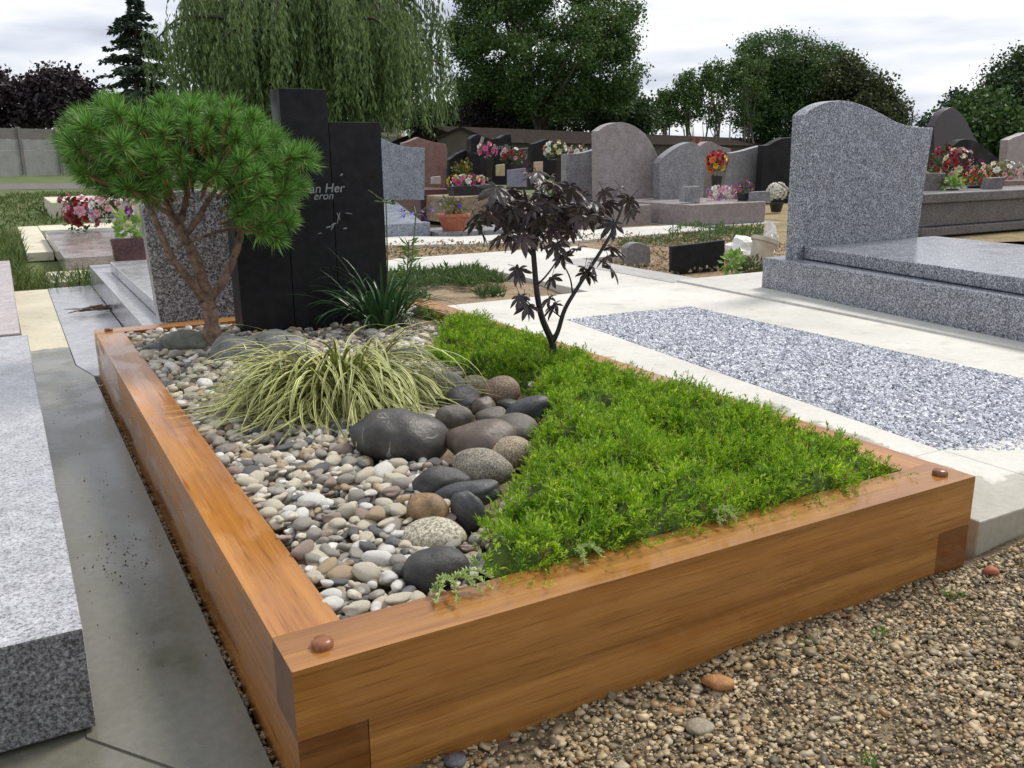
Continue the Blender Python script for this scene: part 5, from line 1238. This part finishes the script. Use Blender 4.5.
# long low building with a brown roof behind, running away to the right
M_roof = plain('brown_roof_tiles', (0.030, 0.023, 0.020), 1.0, 0.35, 3); M_roof.node_tree.nodes['Principled BSDF'].inputs['Specular IOR Level'].default_value = 0.05
M_rwall = plain('brown_render', (0.085, 0.07, 0.056), 0.9, 0.25, 2)
ra = D(468, 140, 50); rb = D(800, 140, 136); 
za = zb = 2.32
ra[2] = rb[2] = 0; dr_ = (rb-ra)/np.linalg.norm(rb-ra); nr_ = np.array([-dr_[1], dr_[0], 0])
hb_ = thing('low_building', 'long low building with a dark brown tiled roof behind the graves', 'building', (ra+rb)/2)
zr = (za+zb)/2; 
MB().extrude([ra-nr_*0.0, rb, rb+nr_*5, ra+nr_*5], (0, 0, 1.45)).build('wall', M_rwall, hb_)
MB().add([tuple(ra-nr_*0.5+np.array([0, 0, 1.35])), tuple(rb-nr_*0.5+np.array([0, 0, 1.35])), tuple(rb+nr_*2.5+np.array([0, 0, zr])), tuple(ra+nr_*2.5+np.array([0, 0, zr])), tuple(rb+nr_*5.5+np.array([0, 0, 1.35])), tuple(ra+nr_*5.5+np.array([0, 0, 1.35]))], [(0, 1, 2, 3), (3, 2, 4, 5), (0, 3, 5), (1, 4, 2), (0, 5, 4, 1)]).build('roof', M_roof, hb_)
# gabled shed
sg = D(461, 150, 47); sg[2] = 0; e1 = CR*np.array([1, 1, 0]); e1 /= np.linalg.norm(e1)
sh = thing('gabled_shed', 'small gabled shed with a dark roof left of the long low building', 'shed', sg)
w_ = 1.3; zt, ze = D(461, 126.5, 47)[2], D(440, 137, 47)[2]; fw = np.array([-e1[1], e1[0], 0])
MB().extrude([sg-e1*w_*0.95, sg+e1*w_*0.95, sg+e1*w_*0.95+np.array([0, 0, ze]), sg+np.array([0, 0, zt-0.12]), sg-e1*w_*0.95+np.array([0, 0, ze])], fw*3).build('wall', M_rwall, sh)
rf = MB()
for s_ in (-1, 1): rf.extrude([sg+np.array([0, 0, zt])-fw*.2, sg+e1*s_*w_*1.15+np.array([0, 0, ze-0.12])-fw*.2, sg+e1*s_*w_*1.15+np.array([0, 0, ze-0.24])-fw*.2, sg+np.array([0, 0, zt-0.12])-fw*.2], fw*3.4)
rf.build('roof', M_roof, sh)
for k, u in enumerate((692.5, 699)):
    a = D(u, 143, 88); b_ = D(u, 133, 88); q = MB().lathe([(0.26, 0), (0.24, (b_-a)[2]*0.9), (0.3, (b_-a)[2]*0.92), (0.3, (b_-a)[2])], (a[0], a[1], a[2]-0.5), 10)
    setp(q.build('chimney_pot', plain('orange_clay', (0.36, 0.15, 0.07), 0.8)), 'left orange clay chimney pot on the brown roof line' if k == 0 else 'right orange clay chimney pot on the brown roof line', 'chimney pot', 'chimney pots on the roof line')
# pale houses glimpsed between the trees
M_house = plain('cream_render', (0.42, 0.37, 0.28), 0.9, 0.1, 2); M_win = plain('dark_window', (0.03, 0.035, 0.04), 0.2)
def house(u0, u1, vt, depth, label, roofm=M_roof):
    a, b = D(u0, 150, depth), D(u1, 150, depth); a[2] = b[2] = 0; zt = D((u0+u1)/2, vt, depth)[2]; ze = zt*0.72
    d = (b-a); Lh = np.linalg.norm(d); d /= Lh; nn = np.array([-d[1], d[0], 0])
    t = thing('house', label, 'house', (a+b)/2)
    MB().extrude([a, b, b+nn*7, a+nn*7], (0, 0, ze)).build('wall', M_house, t)
    MB().add([tuple(p) for p in (a-nn*.4-d*.3+np.array([0, 0, ze-.1]), b-nn*.4+d*.3+np.array([0, 0, ze-.1]), b+nn*3.5+d*.3+np.array([0, 0, zt]), a+nn*3.5-d*.3+np.array([0, 0, zt]), b+nn*7.4+d*.3+np.array([0, 0, ze-.1]), a+nn*7.4-d*.3+np.array([0, 0, ze-.1]))], [(0, 1, 2, 3), (3, 2, 4, 5), (0, 3, 5), (1, 4, 2), (0, 5, 4, 1)]).build('roof', roofm, t)
    for f in (0.25, 0.5, 0.75):
        c = a+d*Lh*f; w = MB().extrude([c-d*.45-nn*.03+np.array([0, 0, ze*.52]), c+d*.45-nn*.03+np.array([0, 0, ze*.52]), c+d*.45-nn*.03+np.array([0, 0, ze*.8]), c-d*.45-nn*.03+np.array([0, 0, ze*.8])], nn*0.02)
        w.build('window', M_house, t); wf = LAST[0]
        MB().extrude([c-d*.36-nn*.035+np.array([0, 0, ze*.54]), c+d*.36-nn*.035+np.array([0, 0, ze*.54]), c+d*.36-nn*.035+np.array([0, 0, ze*.78]), c-d*.36-nn*.035+np.array([0, 0, ze*.78])], -nn*0.01).build('pane', M_win, wf)
house(466, 560, 84, 95, 'cream house glimpsed behind the large broad tree')
house(365, 398, 86, 92, 'narrow pale house glimpsed through the willow')
# street lamp pole
a = D(729, 150, 106); a[2] = 0; zt = D(729, 100, 106)[2]
lp = thing('lamp_post', 'thin grey lamp post among the slender trees', 'lamp post', a)
MB().tube([a, (a[0], a[1], zt*.5), (a[0], a[1], zt)], [0.10, 0.08, 0.06], 8).build('post', M_gr_grey, lp)
MB().box(a[0]-0.1, a[0]+0.5, a[1]-0.12, a[1]+0.12, zt, zt+0.14).build('lamp_head', M_gr_grey, lp)

M_tb = plain('tree_bark', (0.055, 0.045, 0.036), 0.9, 0.3, 8)
M_tb_pale = plain('pale_bark', (0.14, 0.13, 0.11), 0.8, 0.3, 4)
T_mid = leafmat('leaves_mid_green', [(0.032, 0.067, 0.019), (0.064, 0.128, 0.029), (0.048, 0.096, 0.024), (0.096, 0.168, 0.038)], 0.55, 0.25)
T_dark = leafmat('leaves_dark_green', [(0.022, 0.045, 0.016), (0.042, 0.077, 0.022), (0.058, 0.096, 0.029)], 0.6, 0.2)
T_brown = leafmat('leaves_bronze_green', [(0.032, 0.048, 0.015), (0.060, 0.080, 0.024), (0.046, 0.064, 0.020)], 0.6, 0.2)
T_purple = leafmat('leaves_purple', [(0.018, 0.012, 0.016), (0.032, 0.02, 0.026), (0.024, 0.016, 0.02)], 0.6, 0.15)
T_con = leafmat('needles_far', [(0.020, 0.042, 0.022), (0.034, 0.064, 0.031), (0.048, 0.078, 0.036)], 0.6, 0.1)
T_wil = leafmat('willow_leaves', [(0.077, 0.125, 0.042), (0.135, 0.202, 0.066), (0.212, 0.289, 0.106), (0.106, 0.164, 0.052)], 0.6, 0.25)
def tree(name, label, u, depth, blobs, nclump, nleaf, ls, mat, bark=M_tb, tr=0.25, seed=0, group=None, sig=0.55, stems=1, topz=None, cat='tree', vb=150):
    """blobs: ellipses in px (u,v,ru,rv[,dd]) at this depth"""
    r = np.random.default_rng(seed); b = D(u, vb, depth); b[2] = -0.05; k = depth/F_PX
    t = thing(name, label, cat, b, group)
    C = []
    wts = np.array([q[2]*q[3] for q in blobs], float); wts /= wts.sum()
    for i in r.choice(len(blobs), nclump, p=wts):
        q = blobs[i]; d = r.normal(size=3); d /= np.linalg.norm(d); d *= r.uniform(0.35, 1.0)**0.5
        c = D(q[0], q[1], depth)+CR*d[0]*q[2]*k+CU*d[1]*q[3]*k+np.array([CD[0], CD[1], 0])*d[2]*min(q[2], q[3]*1.5)*k
        if c[2] > 0.3: C.append(c)
    C = np.array(C); n = len(C)*nleaf
    org = np.repeat(C, nleaf, 0)+r.normal(size=(n, 3))*sig*np.array([1, 1, 0.75])
    org[:, 2] = np.maximum(org[:, 2], 0.1)
    L_ = r.uniform(0.6, 1.4, n)*ls; dv = r.normal(size=(n, 3)); dv[:, 2] -= 0.3
    V, F = scatter(LEAF_V, LEAF_F, frames(dv), np.stack([L_*0.75, L_, L_], 1), org)
    obj('crown', V, F, mat, t)
    mbt = MB(); topc = C[np.argsort(-C[:, 2])]
    for s_ in range(stems):
        off = np.array([r.normal(0, 0.5), r.normal(0, 0.5), 0]) if stems > 1 else np.zeros(3)
        tgt = topc[min(len(topc)-1, r.integers(0, max(1, len(topc)//6)))] if topz is None else topc[0]
        b0 = b+off; mid = b0*0.55+tgt*0.45+np.array([r.normal(0, .2), r.normal(0, .2), 0])
        if stems == 1: mid[:2] = b0[:2]*0.8+tgt[:2]*0.2
        P = smooth_line([b0, b0*0.8+mid*0.2+np.array([0, 0, 0.3]), mid, mid*0.45+tgt*0.55, tgt], 4)
        mbt.tube(P, np.linspace(tr, tr*0.2, len(P)), 8)
        for j in r.choice(len(C), min(len(C), 16 if stems == 1 else 6), replace=False):
            c = C[j]; f = np.clip((c[2]-b0[2])*0.55/(tgt[2]-b0[2]+1e-6), 0.15, 0.8); s0 = P[int(f*(len(P)-1))]
            mbt.tube([s0, s0*0.5+c*0.5+np.array([0, 0, 0.25]), c], [tr*0.4, tr*0.25, tr*0.08], 6)
    mbt.build('trunk', bark, t, smooth=True)
    return t
T_broad = leafmat('leaves_broad_tree', [(0.037, 0.077, 0.018), (0.075, 0.144, 0.027), (0.053, 0.106, 0.022), (0.106, 0.181, 0.037)], 0.5, 0.3)
tree('broad_tree', 'large broad leafy tree right of the willow', 545, 76, [(540, 40, 98, 60), (500, 15, 60, 50), (585, 60, 56, 52), (540, -20, 80, 40), (480, 60, 34, 42), (610, 75, 32, 34), (600, 20, 40, 40), (540, 92, 70, 26)], 330, 280, 0.225, T_broad, tr=0.5, seed=1, sig=0.52)
tree('background_tree', 'dark bushy tree under the left side of the broad tree', 478, 82, [(480, 100, 26, 24), (500, 108, 30, 20)], 60, 150, 0.30, T_dark, tr=0.2, seed=2)
tree('background_tree', 'dark bushy tree under the right side of the broad tree', 610, 86, [(606, 105, 34, 24), (640, 118, 16, 18)], 70, 150, 0.30, T_dark, tr=0.2, seed=3)
for k, (u, w, top, lab) in enumerate(((664, 11, 92, 'shortest slender pale-stemmed tree, first right of the broad tree'), (687, 14, 72, 'second slender pale-stemmed tree right of the broad tree'), (714, 18, 62, 'slender pale-stemmed tree beside the lamp post'), (745, 22, 55, 'slender pale-stemmed tree against the left of the dense round tree'))):
    tree('slender_tree', lab, u, 112, [(u, (top+128)/2, w, (128-top)/2), (u+3, top+16, w*0.8, 16)], 46, 80, 0.32, T_broad, M_tb_pale, 0.16, 10+k, 'slender trees beyond the roof', 0.48, 4)
tree('round_tree', 'dense round-topped green tree behind the big salt-and-pepper headstone', 800, 118, [(778, 66, 44, 32), (820, 84, 48, 40), (760, 88, 40, 40), (800, 120, 60, 30)], 280, 260, 0.30, T_mid, tr=0.5, seed=20, sig=0.75)
tree('bronze_tree', 'bronze-green tree at the right flank of the dense round tree', 868, 112, [(862, 96, 30, 30), (840, 78, 22, 24), (885, 120, 22, 26), (850, 120, 44, 28)], 160, 160, 0.38, T_brown, tr=0.4, seed=21, sig=0.7)
tree('round_tree', 'tall dark green tree at the right edge of the view', 1040, 52, [(1035, 92, 42, 46), (1010, 110, 26, 34), (1060, 80, 40, 50)], 190, 200, 0.19, T_dark, tr=0.3, seed=22, sig=0.45)
tree('bush', 'mid green bush left of the tall tree at the right edge', 985, 50, [(984, 118, 22, 24), (968, 130, 24, 22), (1000, 135, 30, 22)], 110, 120, 0.24, T_mid, tr=0.15, seed=23, sig=0.4)
tree('dark_conifer', 'small dark conifer poking up behind the purple headstone', 955, 54, [(960, 102, 7, 14), (954, 116, 12, 12), (948, 128, 24, 14)], 60, 90, 0.22, T_con, tr=0.12, seed=24, sig=0.3)
tree('purple_tree', 'low dark purple-leaved tree at the left behind the fence', 45, 54, [(60, 98, 32, 26), (20, 106, 30, 22), (-20, 100, 40, 26), (70, 112, 26, 20), (52, 86, 18, 14)], 170, 110, 0.26, T_purple, tr=0.2, seed=25, sig=0.42)
tree('hedge_tree', 'dark hedge-like bush under the fir and willow', 190, 72, [(170, 108, 50, 18), (250, 112, 70, 18), (330, 115, 60, 16), (110, 116, 30, 14)], 190, 110, 0.28, T_dark, tr=0.15, seed=26, sig=0.5)
tree('purple_tree', 'dark reddish shrub below the broad tree by the shed roof', 500, 79, [(485, 112, 30, 16), (520, 118, 26, 12)], 60, 110, 0.25, T_purple, tr=0.12, seed=27, sig=0.4)
tree('background_tree', 'wide dark mass of shrubs showing under the broad tree above the roof line', 560, 92, [(470, 118, 30, 14), (540, 118, 50, 14), (620, 122, 40, 12), (430, 118, 20, 14)], 150, 120, 0.36, T_dark, tr=0.12, seed=28, sig=0.6)
# fir
def fir():
    dp = 56; k = dp/F_PX; b = D(137, 150, dp); b[2] = 0; top = D(134, -3, dp)
    t = thing('fir_tree', 'tall dark fir with a pointed top, left of the willow', 'tree', b); r = np.random.default_rng(3)
    org, dv = [], []; lim = MB().tube([b, b*.5+top*.5, top], [0.22, 0.14, 0.02], 8)
    H = top[2]
    for i in range(120):
        f = r.uniform(0.30, 0.995); z = H*f; ln = ((1-f)/0.7)**0.8*62*k*r.uniform(0.6, 1.1)+0.1; a = r.uniform(0, 6.28)
        d = np.array([math.cos(a), math.sin(a), 0]); s0 = b*(1-f)+top*f
        P = [s0+d*ln*q+np.array([0, 0, ln*(0.10*q-0.32*q*q+0.12*q**4)]) for q in np.linspace(0, 1, 6)]
        lim.tube(P, np.linspace(0.045, 0.01, 6), 5)
        m = int(34+90*ln/4)
        for _ in range(m):
            q = r.uniform(0.12, 1.0); p = s0+d*ln*q+np.array([0, 0, ln*(0.10*q-0.32*q*q+0.12*q**4)])
            sd_ = np.array([-d[1], d[0], 0])*r.choice([-1, 1]); org.append(p+sd_*r.uniform(0, 0.28)*(1.1-q)*ln*0.5+np.array([0, 0, r.normal(0, .06)])); dv.append(d*0.6+sd_*0.7+np.array([0, 0, r.uniform(-.7, .15)]))
    lim.build('trunk', M_tb, t); org, dv = np.array(org), np.array(dv); m = len(org); L_ = r.uniform(0.22, 0.5, m)
    V, F = scatter(LEAF_V, LEAF_F, frames(dv), np.stack([L_*0.4, L_, L_], 1), org); obj('crown', V, F, T_con, t)
fir()
# weeping willow
def willow():
    dp = 48; k = dp/F_PX; b = D(305, 150, dp); b[2] = 0; r = np.random.default_rng(8)
    t = thing('weeping_willow', 'huge weeping willow with long hanging strands, behind the black headstone', 'tree', b)
    lim = MB(); arms = []
    lim.tube(smooth_line([b, D(307, 110, dp), D(303, 70, dp), D(306, 20, dp)], 4), np.linspace(0.55, 0.35, 13), 10)
    for i in range(90):
        a = r.uniform(0, 6.28); R1 = 163*k*r.uniform(0.2, 1.0)**0.7; u_ = np.array([math.cos(a), math.sin(a), 0])
        ex = u_[0]; s0 = D(311, r.uniform(10, 75), dp)
        reach = u_*R1*np.array([1, 0.75, 1]); hgt = r.uniform(-0.5, 4.4)
        P = smooth_line([s0, s0+reach*0.45+np.array([0, 0, hgt*0.8]), s0+reach*0.8+np.array([0, 0, hgt]), s0+reach+np.array([0, 0, hgt*0.7-0.6])], 6)
        lim.tube(P, np.linspace(0.16, 0.03, len(P)), 6); arms.append(P)
    lim.build('trunk', M_tb, t, smooth=True)
    org, dv = [], []
    for i in range(5200):
        P = arms[r.integers(len(arms))]; q = r.uniform(0.2, 1)*(len(P)-1); j = int(min(q, len(P)-2)); s0 = P[j]+(P[j+1]-P[j])*(q-j)+r.normal(0, 0.28, 3)
        zend = max(0.9, D(300, r.choice([108, 118, 128, 95, 80, 60]), dp)[2]+r.normal(0, 0.5))
        L_ = min(s0[2]-zend, r.uniform(1.6, 6.0))
        if L_ < 0.5: continue
        m = int(L_*8); tt = np.sort(r.uniform(0, 1, m)); sw = r.normal(0, 0.22, 2); out = (s0[:2]-b[:2]); out = out/(np.linalg.norm(out)+1e-6)
        for q in tt:
            c = 0.45*(1-(1-min(1, q*3.0))**2)
            org.append((s0[0]+out[0]*c+sw[0]*q*q, s0[1]+out[1]*c+sw[1]*q*q, s0[2]+0.25*math.sin(min(1, q*3)*math.pi)*0.6-L_*q)); dv.append((r.normal(0, .30), r.normal(0, .30), -1))
    org, dv = np.array(org), np.array(dv); m = len(org); L_ = r.uniform(0.22, 0.42, m)
    V, F = scatter(LEAF_V, LEAF_F, frames(dv), np.stack([L_*0.26, L_, L_*0.5], 1), org); obj('crown', V, F, T_wil, t)
willow()
